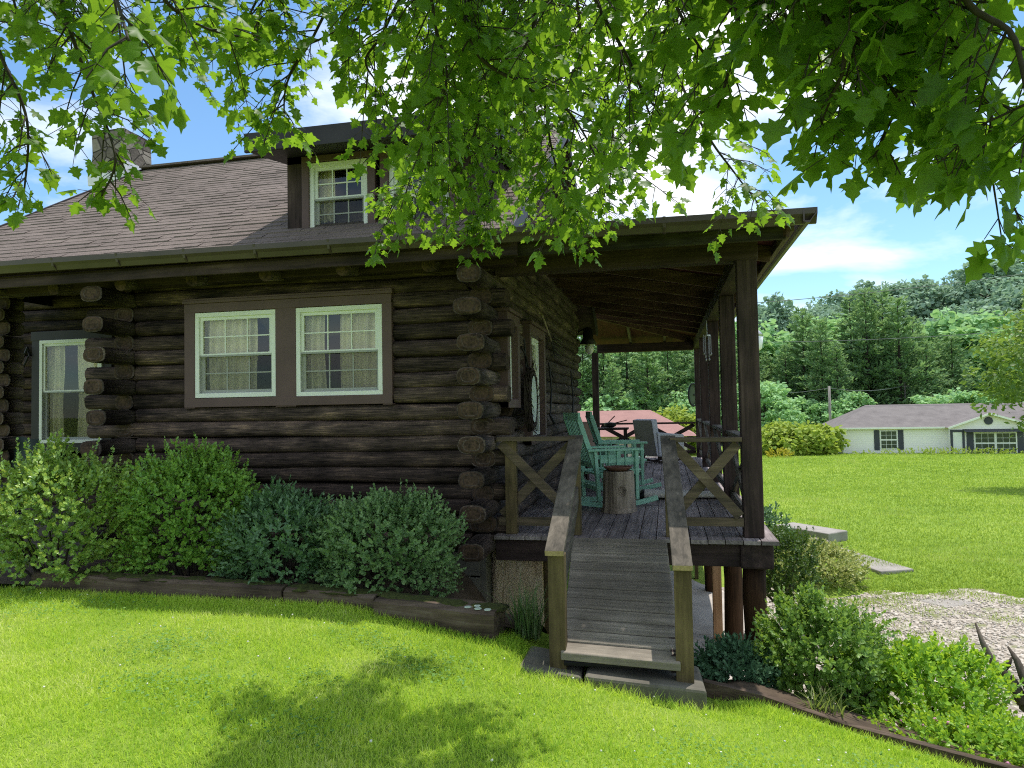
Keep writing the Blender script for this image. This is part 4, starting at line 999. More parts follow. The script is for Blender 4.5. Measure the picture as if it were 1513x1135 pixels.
for s in (-1,1): b=MB(); b.tube([(s*.28,-.25,0),(s*.28,-.25,.58),(s*.28,.25,.6),(s*.28,.28,0)],.015,6); b.build('frame',dkgreen_m,gc,True)
b=MB(); b.tube([(-7.44,6.84,2.0),(-7.1,7.6,2.5),(-7.3,7.68,2.35)],.010,6) if False else b.tube([(-8.42,7.74,2.05),(-8.16,7.74,2.52),(-8.13,7.74,2.40)],.015,6); b.tube([(-8.40,7.74,1.95),(-8.15,7.74,2.40)],.012,6); b.tube([(-8.48+.09*math.cos(a),7.74,2.05+.09*math.sin(a)) for a in np.linspace(0,6.28,14)],.014,6); tag(b.build('hanging_tool',black_m,None),'old harness iron hung on the recessed wall left of the entry window','tool')
# driftwood
dw=MB()
dw.tube([P(1513,1040,5.8),P(1495,1008,5.85),P(1478,992,5.9),P(1466,978,5.9),P(1452,950,5.95),P(1441,920,6.0)],[.045,.042,.036,.028,.02,.006],8)
dw.tube([P(1478,994,5.9),P(1490,982,5.9),P(1496,970,5.92)],[.025,.018,.005],7)
dw.tube([P(1530,1030,5.75),P(1513,1000,5.8),P(1502,975,5.85),P(1489,955,5.9)],[.05,.035,.022,.006],8)
dw.tube([P(1513,1040,5.8),P(1540,1060,5.8),P(1560,1075,5.8)],[.05,.06,.05],8)
tag(dw.build('driftwood',drift_x,None,smooth=True),'bare forked driftwood branch beside the sunny shrubs','driftwood')

# ------------------------------------------------------------------ shrubs
def shrub(name,label,c,rad,n,size,mat,tmpl=BROAD,shoots=30,shoot_len=.16,cat='shrub',upb=.5,group=None,stem=True,clump=None,fl=None):
    c=np.array(c,float); rad=np.array(rad,float); zg=c[2]
    t=thing(name,label,cat,tuple(c),group=group)
    if stem:
        b=MB()
        for i in range(14):
            a=random.uniform(0,6.28); r=random.uniform(.3,.85); z=random.uniform(.5,1.25)
            p2=(c[0]+rad[0]*r*math.cos(a),c[1]+rad[1]*r*math.sin(a),zg+rad[2]*z)
            p1=((c[0]*.5+p2[0]*.5)*1,(c[1]+p2[1])/2,zg+rad[2]*z*.45)
            b.tube([(c[0]+.1*rad[0]*math.cos(a),c[1]+.1*rad[1]*math.sin(a),zg),p1,p2],[.014,.010,.004],5)
        b.build('stem',bark_z,t)
    # sprigs: points on a lumpy shell
    ns=n//9; d=rdir(ns); d[:,2]=np.where(d[:,2]<-.75,-d[:,2],d[:,2])
    lump=1+.16*np.sin(d[:,0]*5+c[0]*3)*np.sin(d[:,1]*4+1)+.10*np.sin(d[:,2]*7+c[1])+.12*np.sin(d[:,0]*11+d[:,2]*9)
    rr=(rng.uniform(.35,1.0,ns)**.45)*lump
    sp=d*rr[:,None]*rad; sp[:,2]=np.maximum(sp[:,2]+rad[2],.03); sp+=c
    sd_=unit(d*np.array([1,1,.6])+np.array([0,0,upb])+rng.normal(0,.3,(ns,3)))
    parts_p=[];tips=[];nr=[];sz=[]
    L=rng.uniform(.05,.11,ns)*(size/.045)
    def sprig(sp,sd_,L,m):
        for j in range(m):
            f_=j/(m-1) if m>1 else 1; pos=sp+sd_*(L*f_)[:,None]
            ang=j*2.4+rng.uniform(0,6.28,len(sp)); o1=unit(np.cross(sd_,rdir(len(sp)))); o2=np.cross(sd_,o1)
            rad_=np.cos(ang)[:,None]*o1+np.sin(ang)[:,None]*o2
            tip=unit(rad_*(1-.55*f_)+sd_*(.45+.5*f_)); parts_p.append(pos); tips.append(tip); nr.append(unit(sd_*(1.0-.4*f_)-rad_*.5+rng.normal(0,.25,sp.shape))); sz.append(size*rng.uniform(.65,1.15,len(sp))*(1-.25*f_))
    sprig(sp,sd_,L,9)
    if shoots:
        d=rdir(shoots); d[:,2]=np.abs(d[:,2])*.8+.35; d=unit(d); s0=c+np.array([0,0,rad[2]])+d*rad*.93
        sprig(s0,unit(np.array([0,0,1.])+d*.5+rng.normal(0,.15,d.shape)),rng.uniform(.5,1.25,shoots)*shoot_len,10)
    V,Fc=emit(np.concatenate(parts_p),np.concatenate(tips),np.concatenate(nr),np.concatenate(sz),tmpl)
    np_mesh('foliage',V,Fc,mat,t)
    if fl:
        k=fl[0]; d=rdir(k); d[:,2]=np.abs(d[:,2]); pp=c+np.array([0,0,rad[2]])+d*rad*1.02
        V,Fc=emit(pp,rdir(k),rdir(k),np.full(k,.035),OCT); np_mesh('blossoms',V,Fc,fl[1],t)
    return t
SG='shrubs in the bed along the front wall'
shrub('shrub','leafy bright shrub with sunlit yellow tips at the left end of the bed',(-5.32,5.34,.06),(.78,.46,.62),16000,.042,bushB,BROAD,60,.18,group=SG)
shrub('shrub','fresh green dense shrub between the sunlit shrub and the dark rhododendron',(-4.15,5.62,.06),(.62,.46,.62),19000,.036,bushA,BROAD,70,.18,group=SG)
shrub('shrub','dull dark rhododendron with broad leaves between two front bed shrubs',(-3.22,5.58,.08),(.50,.42,.40),9000,.058,bushC,DIAMOND,16,.12,group=SG)
shrub('shrub','grey green rounded azalea nearest the cabin corner',(-2.28,5.55,.04),(.66,.46,.43),20000,.034,bushD,BROAD,60,.14,group=SG)
pink=plain('pink_petal',(.55,.25,.38),.8)
shrub('shrub','tall open shrub in front of the round porch support post',(1.02,5.50,float(H(1.02,5.5))-.10),(.42,.40,.43),15000,.038,bushG,BROAD,60,.13,group='sunny shrubs right of the ramp',upb=.6)
shrub('shrub','dense yellow green sunny shrub beside the driftwood branch',(1.74,5.66,float(H(1.74,5.66))-.05),(.55,.46,.36),11000,.046,bushE,BROAD,60,.14,group='sunny shrubs right of the ramp',upb=.9)
shrub('ground_cover','low leafy ground cover with pink blossoms behind the curved edging board',(1.80,4.88,float(H(1.80,4.88))-.05),(.62,.28,.11),5000,.034,bushE,BROAD,40,.08,cat='plant',stem=False,fl=(26,pink))
shrub('ground_cover','bright ground cover sprawling at the lower right edge',(2.55,4.85,float(H(2.55,4.85))-.06),(.55,.42,.20),4500,.042,bushE,DIAMOND,30,.08,cat='plant',stem=False)
shrub('juniper','low blue green juniper below the ramp at the support posts',(.46,5.46,float(H(.46,5.46))-.02),(.27,.26,.11),5000,.05,junim,DIAMOND,30,.10,cat='shrub',stem=False)
shrub('shrub','dark rounded shrub beside the deck corner behind the round posts',(1.40,9.6,-1.0),(.40,.50,.50),13000,.036,boxm,BROAD,30,.10,group='shrubs beyond the deck')
shrub('shrub','variegated cream and green shrub below the concrete steps',(2.30,12.4,-1.38),(.72,.65,.33),9000,.055,hostam,BROAD,40,.10,group='shrubs beyond the deck')
shrub('shrub','dark leafy shrub trailing over the low stone wall',(1.65,14.0,-1.35),(.55,.5,.5),4000,.06,bushC,BROAD,20,.1,group='shrubs beyond the deck')
# iris clump beside the ramp
def strap(name,label,c,n,h,mat,spread=.25,cat='plant'):
    t=thing(name,label,cat,c); b=MB()
    for i in range(n):
        a=random.uniform(0,6.28); l_=h*random.uniform(.5,1.1); out=random.uniform(.05,spread); w_=random.uniform(.005,.010); pts=[]
        bx,by=c[0]+random.uniform(-.10,.10),c[1]+random.uniform(-.06,.06)
        for k in range(6):
            f_=k/5; pts.append(Vector((bx+math.cos(a)*out*f_**1.6,by+math.sin(a)*out*f_**1.6,c[2]+l_*(f_-.35*f_**3*(out/spread)))))
        s_=Vector((-math.sin(a),math.cos(a),0)); vs=[]
        for k,p in enumerate(pts): vs+= [p-s_*w_*(1-k/5.2),p+s_*w_*(1-k/5.2)]
        b.add(vs,[(2*k,2*k+1,2*k+3,2*k+2) for k in range(5)])
    b.build('leaves',mat,t); return t
strap('iris_clump','dark strap leaved grassy clump beside the left ramp post',(-1.03,5.12,-.06),110,.46,irism,.32)
strap('weed_clump','small tuft of long grass at the curved edging board',(.95,4.92,-.42),60,.26,leafmat('weed_blade',(.10,.17,.03),(.3,.34,.12),(.3,.4,.06)),.2)

# ------------------------------------------------------------------ far houses
mh=thing('mobile_home','long white sided mobile home with grey shingle roof across the lawn','house',(24,72,-3.3))
x0,x1,y0,y1=16.1,36.5,72,80.5; zb=-3.45; ze=-.72
b=MB(); b.box((x0,y0,zb),(x1,y1,ze)); b.box((25.0,71.2,zb),(31.6,72,ze)); b.add([(25.0,71.2,ze),(31.6,71.2,ze),(28.1,71.2,.35),(25.0,76,ze),(31.6,76,ze),(28.1,76,.35)],[(0,1,2),(5,4,3)])
b.build('wall',siding_m,mh)
b=MB(); rz=1.35; ym=(y0+y1)/2
b.add([(x0-.35,y0-.45,ze-.03),(x1+.35,y0-.45,ze-.03),(x1-2.5,ym,rz),(x0+3.2,ym,rz),(x0-.35,y1+.45,ze-.03),(x1+.35,y1+.45,ze-.03)],[(0,1,2,3),(3,2,5,4),(0,3,4),(1,5,2)])
b.add([(24.7,70.75,ze-.08),(28.1,70.75,.48),(31.9,70.75,ze-.08),(24.7,77,ze-.05),(28.1,77,.5),(31.9,77,ze-.05)],[(0,1,4,3),(1,2,5,4)])
b.build('roof',roof_far,mh)
b=MB(); b.box((x0-.36,y0-.5,ze-.16),(24.7,y0-.40,ze-.01)); b.bar((24.7,70.72,ze-.12),(28.1,70.72,.42),.05,.16,(0,0,1)); b.bar((28.1,70.72,.42),(31.9,70.72,ze-.12),.05,.16,(0,0,1)); b.box((x0-.02,y0-.06,zb),(x0+.12,y0-.01,ze)); b.build('fascia',white_m,mh)
def fwin(xa,xb,za,zb_,y,npn):
    b=MB(); b.box((xa,y-.06,za),(xb,y-.005,zb_)); f=b.build('window',white_m,mh); b=MB(); w_=(xb-xa)/npn
    for i in range(npn):
        for z0,z1 in ((za,(za+zb_)/2),((za+zb_)/2,zb_)):
            nx=3
            for j in range(nx):
                for kk in range(2):
                    ax=xa+w_*i+.08+(w_-.16)*j/nx; bz=z0+.06+(z1-z0-.1)*kk/2
                    b.box((ax+.02,y-.075,bz+.01),(ax+(w_-.16)/nx-.02,y-.061,bz+(z1-z0-.1)/2-.02))
    b.build('pane',dark_glass,f)
fwin(19.35,20.85,-2.75,-1.05,72,1); fwin(26.9,30.3,-3.15,-1.30,71.2,2)
for xa,xb,za,zb_,y in ((18.85,19.3,-2.85,-1.0,72),(20.9,21.35,-2.85,-1.0,72),(26.3,26.85,-3.2,-1.2,71.2),(30.35,30.85,-3.2,-1.2,71.2)):
    b=MB(); b.box((xa,y-.06,za),(xb,y-.006,zb_)); b.build('shutter',slate_m,mh)
b=MB(); b.box((24.68,71.94,-3.3),(25.9,71.995,-1.12)) if False else b.box((24.98,71.08,-3.4),(25.16,71.19,-1.0)); b.box((25.94,71.08,-3.4),(26.12,71.19,-1.0)); b.box((25.16,71.08,-1.2),(25.94,71.19,-1.0)); dr=b.build('door_frame',slate_m,mh)
b=MB(); b.box((25.15,71.15,-3.4),(25.95,71.192,-1.22)); b.build('door',white_m,mh)
b=MB(); b.tube([(28.1,71.19,-.22),(28.1,71.08,-.22)],.36,8); b.build('gable_vent',slate_m,mh)
b=MB(); b.add([(26.0,71.19,-.95),(30.9,71.19,-.95),(30.9,70.5,-1.2),(26.0,70.5,-1.2)],[(0,1,2,3)]); b.build('awning',slate_m,mh)
rh=thing('brick_house','low house with pink red hip roof behind the porch rear rail','house',(-6,60,-3.2))
b=MB(); b.box((-16,60,-3.6),(1.6,68,-.75)); b.build('wall',farstone,rh)
b=MB(); b.add([(-16.6,59.3,-.85),(2.4,59.3,-.85),(-1.4,64,1.28),(-12.6,64,1.28),(2.4,68.7,-.85),(-16.6,68.7,-.85)],[(0,1,2,3),(3,2,4,5),(1,4,2),(0,3,5)]); b.build('roof',roof_red,rh)
for xa in (-9.,-5.,-2.6,.2): 
    b=MB(); b.box((xa,59.94,-2.6),(xa+.95,59.99,-1.15)); f=b.build('window',white_m,rh); b=MB()
    b.box((xa+.08,59.92,-2.5),(xa+.44,59.938,-1.25)); b.box((xa+.51,59.92,-2.5),(xa+.87,59.938,-1.25)); b.build('pane',dark_glass,f)
# utility poles, wires
def upole(px,Y,ztop,lab,arm=False,r=.14):
    x=P(px,600,Y)[0]; t=thing('utility_pole',lab,'utility pole',(x,Y,-3.6),group='utility poles before the trees')
    b=MB(); b.tube([(x,Y,-3.8),(x,Y,ztop)],[r,r*.75],8); b.build('pole',pole_z,t,smooth=True)
    if arm: b=MB(); b.bar((x-.9,Y,ztop-.5),(x+.9,Y,ztop-.5),.1,.12,(0,0,1)); b.build('crossarm',pole_z,t)
    return x
xa=upole(1226,85,3.5,'tall grey utility pole beside the mobile home with meter box at its foot',False,.17)
xb=upole(1130,104,3.7,'weathered utility pole with crossarm just right of the porch posts',True)
xc=upole(1338,104,4.2,'thin utility pole half hidden by trees above the mobile home',True,.12)
b=MB(); b.box((xa-.3,84.7,-3.6),(xa+.35,84.95,-2.1)); tag(b.build('meter_box',chrome,None,bevel=.03),'grey meter box at the foot of the tall utility pole','meter box')
sdsh=thing('satellite_dish','white satellite dish beside the tall utility pole','satellite dish',(xa+.9,84,-.6))
b=MB(); b.lathe((0,0,0),[(.05,0),(.45,.10),(.62,.25),(.6,.25),(.42,.14),(.03,.05)],16); o=b.build('reflector',white_m,sdsh,True,smooth=True); o.rotation_euler=(math.radians(70),0,math.radians(50))
b=MB(); b.bar((0,0,0),(1.0,-.3,.1),.08,.08,(0,0,1)); b.bar((1.0,-.3,.1),(1.15,-.3,.4),.1,.1,(1,0,0)); b.tube([(0,.1,0),(0,.1,-3.0)],.05,6); b.build('mount',white_m,sdsh,True)
def wire(A,B,sag,lab,r=.02):
    A=Vector(A);B=Vector(B); b=MB(); b.tube([A+(B-A)*(k/20)-Vector((0,0,sag*4*(k/20)*(1-k/20))) for k in range(21)],r,5); tag(b.build('power_line',wire_m,None),lab,'power line','power lines across the valley')
wire(P(1000,455,60),P(1600,392,60),.4,'upper power line crossing the sky before the hill',.028)
wire(P(1000,505,78),P(1600,480,78),.6,'middle power line crossing in front of the pines',.028)
wire((xb,104,3.3),(xa,85,3.3),.3,'lower power line running to the tall utility pole',.03); wire((xa,85,3.3),(xc,104,3.8),.5,'lower power line running behind the mobile home',.03)

# ------------------------------------------------------------------ trees
def decid_proto(name,label,cat,Ht,Rw,nclump,nper,lsz,mat,group,trunk=.3,low=.25,tm=BROAD):
    t=thing(name,label,cat,(0,0,0),group=group)
    b=MB(); b.tube([(0,0,-1),(.1,0,Ht*.3),(-.05,.1,Ht*.6),(0,0,Ht*.85)],[trunk,trunk*.8,trunk*.5,.05],8)
    for i in range(7):
        a=random.uniform(0,6.28); z=Ht*random.uniform(.28,.6); b.tube([(0,0,z),(Rw*.4*math.cos(a),Rw*.4*math.sin(a),z+Ht*.1),(Rw*.75*math.cos(a),Rw*.75*math.sin(a),z+Ht*.18)],[trunk*.4,trunk*.25,.03],6)
    b.build('trunk',bark_z,t)
    d=rdir(nclump); rr=rng.uniform(.35,1,nclump)**.5; zc=Ht*(low+(1-low)*.5); rz_=Ht*(1-low)*.5
    cc_=d*rr[:,None]*np.array([Rw,Rw,rz_]); cc_[:,2]+=zc
    P_=[];N_=[];T_=[]
    for c,dd in zip(cc_,d):
        q=rdir(nper); r=Rw*.30*rng.uniform(.7,1.25); q[:,2]*=.7; pos=c+q*r*rng.uniform(.5,1,(nper,1))
        P_.append(pos); N_.append(unit(q+np.array([0,0,.7])+rng.normal(0,.4,q.shape))); T_.append(unit(q*np.array([1,1,.2])+rng.normal(0,.5,q.shape)-np.array([0,0,.25])))
    P_=np.concatenate(P_);V,Fc=emit(P_,np.concatenate(T_),np.concatenate(N_),lsz*rng.uniform(.6,1.3,len(P_)),tm)
    np_mesh('crown',V,Fc,mat,t); return t
def pine_proto(label,Ht,Rw,mat,group,density=1.):
    t=thing('pine_tree',label,'pine tree',(0,0,0),group=group)
    b=MB(); b.tube([(0,0,-1),(0,0,Ht*.5),(.1,0,Ht)],[.3,.2,.03],7)
    P_=[];N_=[];T_=[];S_=[]
    z=Ht*.10
    while z<Ht*.985:
        f_=(z/Ht); R_=Rw*(1-f_)**.6*(1.1 if f_>.25 else .85+f_)+.3
        nb_=5 if f_<.9 else 4; ph=random.uniform(0,6.28)
        for k in range(nb_):
            a=ph+k*2*math.pi/nb_+random.uniform(-.35,.35); l_=R_*random.uniform(.45,1.25); lift=random.uniform(.0,.28)+.35*f_
            tipv=np.array([math.cos(a),math.sin(a),lift]); tipv/=la.norm(tipv)
            b.tube([(0,0,z),tuple(np.array([0,0,z])+tipv*l_)],[.05*(1-f_)+.015,.01],4,cap=False)
            m_=int(max(6,l_*9*density)); s_=rng.uniform(.25,1.05,m_); pos=np.array([0,0,z])+tipv*(s_*l_)[:,None]+rng.normal(0,.22,(m_,3))*np.array([1,1,.55])*(.4+.25*l_)
            P_.append(pos); o_=rng.normal(0,.6,(m_,3)); T_.append(unit(tipv+o_*np.array([1,1,.4])+np.array([0,0,.15]))); N_.append(unit(np.array([0,0,1.])+rng.normal(0,.5,(m_,3)))); S_.append(rng.uniform(.45,1.0,m_))
        z+=Ht*.034*random.uniform(.8,1.2)
    b.build('trunk',bark_z,t)
    V,Fc=emit(np.concatenate(P_),np.concatenate(T_),np.concatenate(N_),np.concatenate(S_),(DIAMOND[0]*np.array([1,.8,1]),DIAMOND[1])); np_mesh('crown',V,Fc,mat,t); return t
# pines at the foot of the hill: (pixel column, top row, depth)
protosP=[pine_proto('tall layered dark pine standing before the wooded hill',22,4.2,pinem,'tall pines at the foot of the hill',1.5) for _ in range(4)]
pl_=[(1185,455,108),(1212,470,103),(1255,435,112),(1278,428,106),(1302,430,110),(1325,440,104),(1348,470,112),(1160,510,106),(1385,500,115),(1405,495,110),(1235,505,101),(1368,505,103),
     (890,470,100),(925,480,104),(955,500,98),(985,490,102),(1010,500,106),(1040,490,100),(1070,500,104),(1100,490,108),(1130,520,112),(905,540,95),(860,480,100),(830,470,103)]
for i,(px,ty,Yd) in enumerate(pl_):
    top=P(px,ty,Yd); zb=float(HH(top[0],Yd)); sc_=(top[2]-zb)/22.
    if i<4:
        o=protosP[i]; o.location=(top[0],Yd,zb); o.scale=(sc_,)*3; o.rotation_euler=(0,0,random.uniform(0,6))
    else: o=dup(protosP[i%4],(top[0],Yd,zb),random.uniform(0,6),sc_); o.scale=(sc_*random.uniform(.85,1.3),sc_*random.uniform(.85,1.3),sc_)
# hardwoods at the foot and on the hill
protosD=[decid_proto('broadleaf_tree','rounded green broadleaf tree among the pines below the hill','tree',14,4.6,60,46,.85,decim,'broadleaf trees below the hill',low=.08) for _ in range(3)]
k=0
for px in range(850,1560,26):
    for Yd,hh in ((97,8),(122,15)):
        pxx=px+random.uniform(-10,10)
        yd=Yd+random.uniform(-4,4); x=P(pxx,600,yd)[0]; h_=hh*random.uniform(.75,1.25)
        if Yd==97 and 1235<pxx<1545 : h_*=.75
        loc=(x,yd,float(HH(x,yd))-.3)
        if k<3: o=protosD[k]; o.location=loc; o.scale=(h_/14,)*3; o.rotation_euler=(0,0,random.uniform(0,6))
        else: o=dup(protosD[k%3],loc,random.uniform(0,6),h_/14); o.scale=(h_/14*random.uniform(.8,1.4),h_/14*random.uniform(.8,1.4),h_/14)
        k+=1
protosH=[decid_proto('hill_tree','haze tinted blue green tree on the distant wooded hillside','tree',15,5.2,60,85,.72,hillm,'trees covering the far hillside',low=.05) for _ in range(3)]
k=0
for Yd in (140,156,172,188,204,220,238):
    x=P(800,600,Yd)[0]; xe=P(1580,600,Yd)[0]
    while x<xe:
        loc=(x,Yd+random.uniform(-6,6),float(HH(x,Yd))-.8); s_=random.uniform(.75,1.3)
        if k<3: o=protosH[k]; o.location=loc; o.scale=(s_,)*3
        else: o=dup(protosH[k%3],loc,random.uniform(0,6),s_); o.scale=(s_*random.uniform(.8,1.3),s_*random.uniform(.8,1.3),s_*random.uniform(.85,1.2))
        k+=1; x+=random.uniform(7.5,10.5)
# big crown on the skyline
for px,ty,s_ in ((1470,392,1.9),(1440,410,1.5)):
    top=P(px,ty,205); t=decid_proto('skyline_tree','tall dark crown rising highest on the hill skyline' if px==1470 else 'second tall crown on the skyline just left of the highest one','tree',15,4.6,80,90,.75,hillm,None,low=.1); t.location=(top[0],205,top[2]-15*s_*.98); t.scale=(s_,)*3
# yellow-green round shrub tree and others
for (px,Yd,h_,r_,lab) in ((1170,70,3.0,3.2,'yellow green spreading small tree left of the mobile home'),(1203,71,2.9,2.4,'yellow green small tree touching the tall utility pole'),(1000,70,4.6,2.9,'light green bushy tree behind the pink roofed house'),(920,72,2.6,3,'pale green shrub tree above the middle of the pink roof')):
    t=decid_proto('small_tree',lab,'tree',h_,r_,46,60,.42,brightm,None,.12,.05); x=P(px,640,Yd)[0]; t.location=(x,Yd,float(H(x,Yd))-.2)
for px,Yd,lab in ((960,35,'slim young conifer on the grass behind the rear rail'),):
    pass
tr=decid_proto('walnut_tree','loose leafy tree at the right edge overhanging the mobile home','tree',7.0,2.7,80,80,.24,rtreem,None,.14,.22,DIAMOND); q_=P(1580,600,30); tr.location=(q_[0],30,float(H(q_[0],30))); tr.scale=(1,1,1.05)
# marigold strip by the far lawn edge
shrub('flower_bed','strip of yellow flowers at the far edge of the lawn','' or (P(1150,655,64)[0],64,float(H(9,64))),(.9,.5,.22),500,.2,leafmat('yellow_bloom',(.3,.3,.03),(.6,.5,.05),(.5,.5,.05)),BROAD,0,.1,cat='flowers',stem=False)
shrub('weed_patch','unmown weeds along the near edge of the mobile home',(24,69.5,float(H(24,69.5))),(8,.6,.10),1500,.22,brightm,DIAMOND,24,.3,cat='weeds',stem=False)

# ------------------------------------------------------------------ maple overhead
LEAF_O=[(0,0),(.10,.10),(.06,.30),(.22,.24),(.26,.40),(.40,.52),(.42,.36),(.52,.24),(.62,.30),(.72,.22),(.78,.10),(1.0,0)]
ol=[(x,y) for x,y in LEAF_O]+[(x,-y) for x,y in LEAF_O[-2:0:-1]]
tv=np.array([(.35,0,0)]+[(x,y,-.22*abs(y)-.12*(x-.4)**2+.05*(x<.1)) for x,y in ol]); no=len(ol)
tf=np.array([(0,1+i,1+(i+1)%no) for i in range(no)])
MAPLE=(tv,tf)
maple=thing('maple_tree','red maple overhead, its leafy boughs hanging across the top of the view','tree',(-1.6,-2.6,float(H(-1.6,-2.6))))
trunkb=MB(); base=Vector((-1.6,-2.6,0)); crotch=Vector((-1.45,-2.3,2.6))
trunkb.tube([(-1.6,-2.6,-.1),(-1.58,-2.58,.4),(-1.5,-2.45,1.5),crotch],[.34,.27,.24,.22],14)
trunkb.tube([crotch,(-1.3,-2.0,4.5),(-1.2,-1.8,7.0)],[.18,.13,.05],10)
trunkb.build('trunk',bark_z,maple,smooth=True)
br=MB(); LP=[];LT=[];LN=[];LS=[]
def bez(pts,n):
    pts=[np.array(p,float) for p in pts]; out=[]
    for i in range(len(pts)-1):
        p0=pts[max(i-1,0)];p1=pts[i];p2=pts[i+1];p3=pts[min(i+2,len(pts)-1)]
        for t in np.linspace(0,1,n,endpoint=False):
            out.append(.5*((2*p1)+(-p0+p2)*t+(2*p0-5*p1+4*p2-p3)*t*t+(-p0+3*p1-3*p2+p3)*t**3))
    out.append(pts[-1]); return out
def leaves_on(pts,L,step,size,pet=.05,droop=.7):
    """opposite leaf pairs along a twig polyline"""
    seg=[la.norm(b_-a_) for a_,b_ in zip(pts[:-1],pts[1:])]; tot=sum(seg); s=tot*.12; i=0; acc=0; flip=0
    while s<tot+1e-6:
        while i<len(seg)-1 and acc+seg[i]<s: acc+=seg[i]; i+=1
        f_=(s-acc)/max(seg[i],1e-6); p=pts[i]+(pts[i+1]-pts[i])*min(f_,1); d=unit(pts[i+1]-pts[i])
        o1=unit(np.cross(d,np.array([.05,.02,1.]))); o2=np.cross(d,o1)
        for sg in (-1,1):
            if random.random()<.2: continue
            side=(o1*sg if flip%2==0 else o1*sg*.75+o2*sg*.4)+rng.normal(0,.25,3)
            pd=unit(side*.8+d*.45+np.array([0,0,.05])); pl_=pet*random.uniform(.6,1.4); q=p+pd*pl_+np.array([0,0,-.3*pl_])
            br.tube([p,q],[.0016,.0012],3,cap=False)
            tip=unit(pd*.75+np.array([0,0,-droop*random.uniform(.5,1.5)])+rng.normal(0,.22,3)); 
            LP.append(q);LT.append(tip);LN.append(unit(np.array([0,0,1.])+unit(pd)*.5+rng.normal(0,.35,3)));LS.append(size*random.uniform(.62,1.25))
        flip+=1; s+=step*random.uniform(.75,1.25)
    p=pts[-1]; d=unit(pts[-1]-pts[-2]); LP.append(p);LT.append(unit(d+np.array([0,0,-.6])));LN.append(unit(np.array([0,0,1.])+rng.normal(0,.3,3)));LS.append(size)
def bough(pts,r0,r1,tw_step=.13,tw_len=(.16,.42),size=.068,start=.0,step=.052,spread=1.,down=.25,own=True):
    c=bez(pts,8); n=len(c); br.tube([tuple(p) for p in c],[(.55*r0+(r1-.55*r0)*i/(n-1)) for i in range(n)],7)
    seg=[la.norm(c[i+1]-c[i]) for i in range(n-1)]; tot=sum(seg); s=tot*start; i=0;acc=0
    while s<tot:
        while i<n-2 and acc+seg[i]<s: acc+=seg[i]; i+=1
        p=c[i]+(c[i+1]-c[i])*((s-acc)/max(seg[i],1e-6)); d=unit(c[i+1]-c[i])
        o=unit(np.cross(d,rdir(1)[0]))*spread; td=unit(o+d*.7+np.array([0,0,-down])+rng.normal(0,.2,3)); l_=random.uniform(*tw_len)
        tp=[p,p+td*l_*.5+np.array([0,0,.01]),p+td*l_+np.array([0,0,-.12*l_])]
        br.tube([tuple(q) for q in tp],[.0035,.0025,.0016],4,cap=False); leaves_on(tp,l_,step,size)
        s+=.62*tw_step*random.uniform(.6,1.4)
    if own: leaves_on(c[-9:],1,step,size)
def PP(*a): return [P(*q) for q in a]
def limb(a,b_,r0,r1,mid=None):
    a=np.array(a,float); b_=np.array(b_,float); m_=(a+b_)/2+np.array([0,0,.35]) if mid is None else np.array(mid); br.tube([tuple(p) for p in bez([a,m_,b_],8)],[r0+(r1-r0)*i/16 for i in range(17)],8)
C0=tuple(crotch)
hubs={'L':(-1.75,.9,3.35),'ML':(-1.0,1.9,3.75),'M':(-.3,1.7,3.55),'R':(.7,.7,3.0),'F':(-.35,2.9,4.0)}
limb(C0,hubs['L'],.08,.035); limb(C0,hubs['ML'],.09,.04); limb(C0,hubs['M'],.10,.05); limb(C0,hubs['R'],.08,.035); limb(hubs['ML'],hubs['F'],.04,.025)
h=lambda k:np.array(hubs[k])
# left curtain
bough([h('L')]+PP((60,-90,2.0),(95,20,2.1),(130,120,2.2),(170,230,2.3),(150,290,2.35)),.02,.003,.085,(.10,.25),start=.15)
bough([h('L')]+PP((-60,-60,2.1),(0,80,2.15),(40,180,2.2),(35,290,2.25)),.02,.003,.08,(.10,.25),start=.15)
bough([h('L')]+PP((190,-110,1.9),(235,-10,2.0),(300,40,2.2),(385,60,2.4)),.02,.003,.10,(.10,.25),start=.2)
bough([h('L')]+PP((110,-140,1.5),(165,-20,1.45),(190,60,1.35)),.015,.003,.2,(.12,.2),.075,start=.3)
bough([h('L')]+PP((0,-80,2.6),(90,30,2.8),(160,100,3.0),(210,170,3.1)),.018,.003,.09,(.10,.25),start=.25)
bough([h('L')]+PP((250,-120,2.4),(280,0,2.5),(260,60,2.6)),.018,.003,.10,(.10,.25),start=.2)
bough([h('L')]+PP((30,-120,2.3),(20,0,2.4),(60,60,2.4)),.018,.003,.11,(.10,.25),start=.2)
# middle left
bough([h('ML')]+PP((700,-110,2.9),(560,5,2.95),(480,55,3.0),(400,85,3.1)),.02,.003,.13,start=.25)
bough([h('ML')]+PP((520,-90,3.0),(470,40,3.0),(425,120,3.05),(420,180,3.1)),.018,.003,.085,(.15,.38),start=.35)
bough([h('ML')]+PP((600,-80,2.7),(570,40,2.8),(540,90,2.8),(565,130,2.85)),.018,.003,.085,start=.25)
bough([h('ML')]+PP((440,-110,2.8),(390,-20,2.9),(350,60,3.0),(335,100,3.0)),.016,.003,.16,(.12,.3),start=.4)
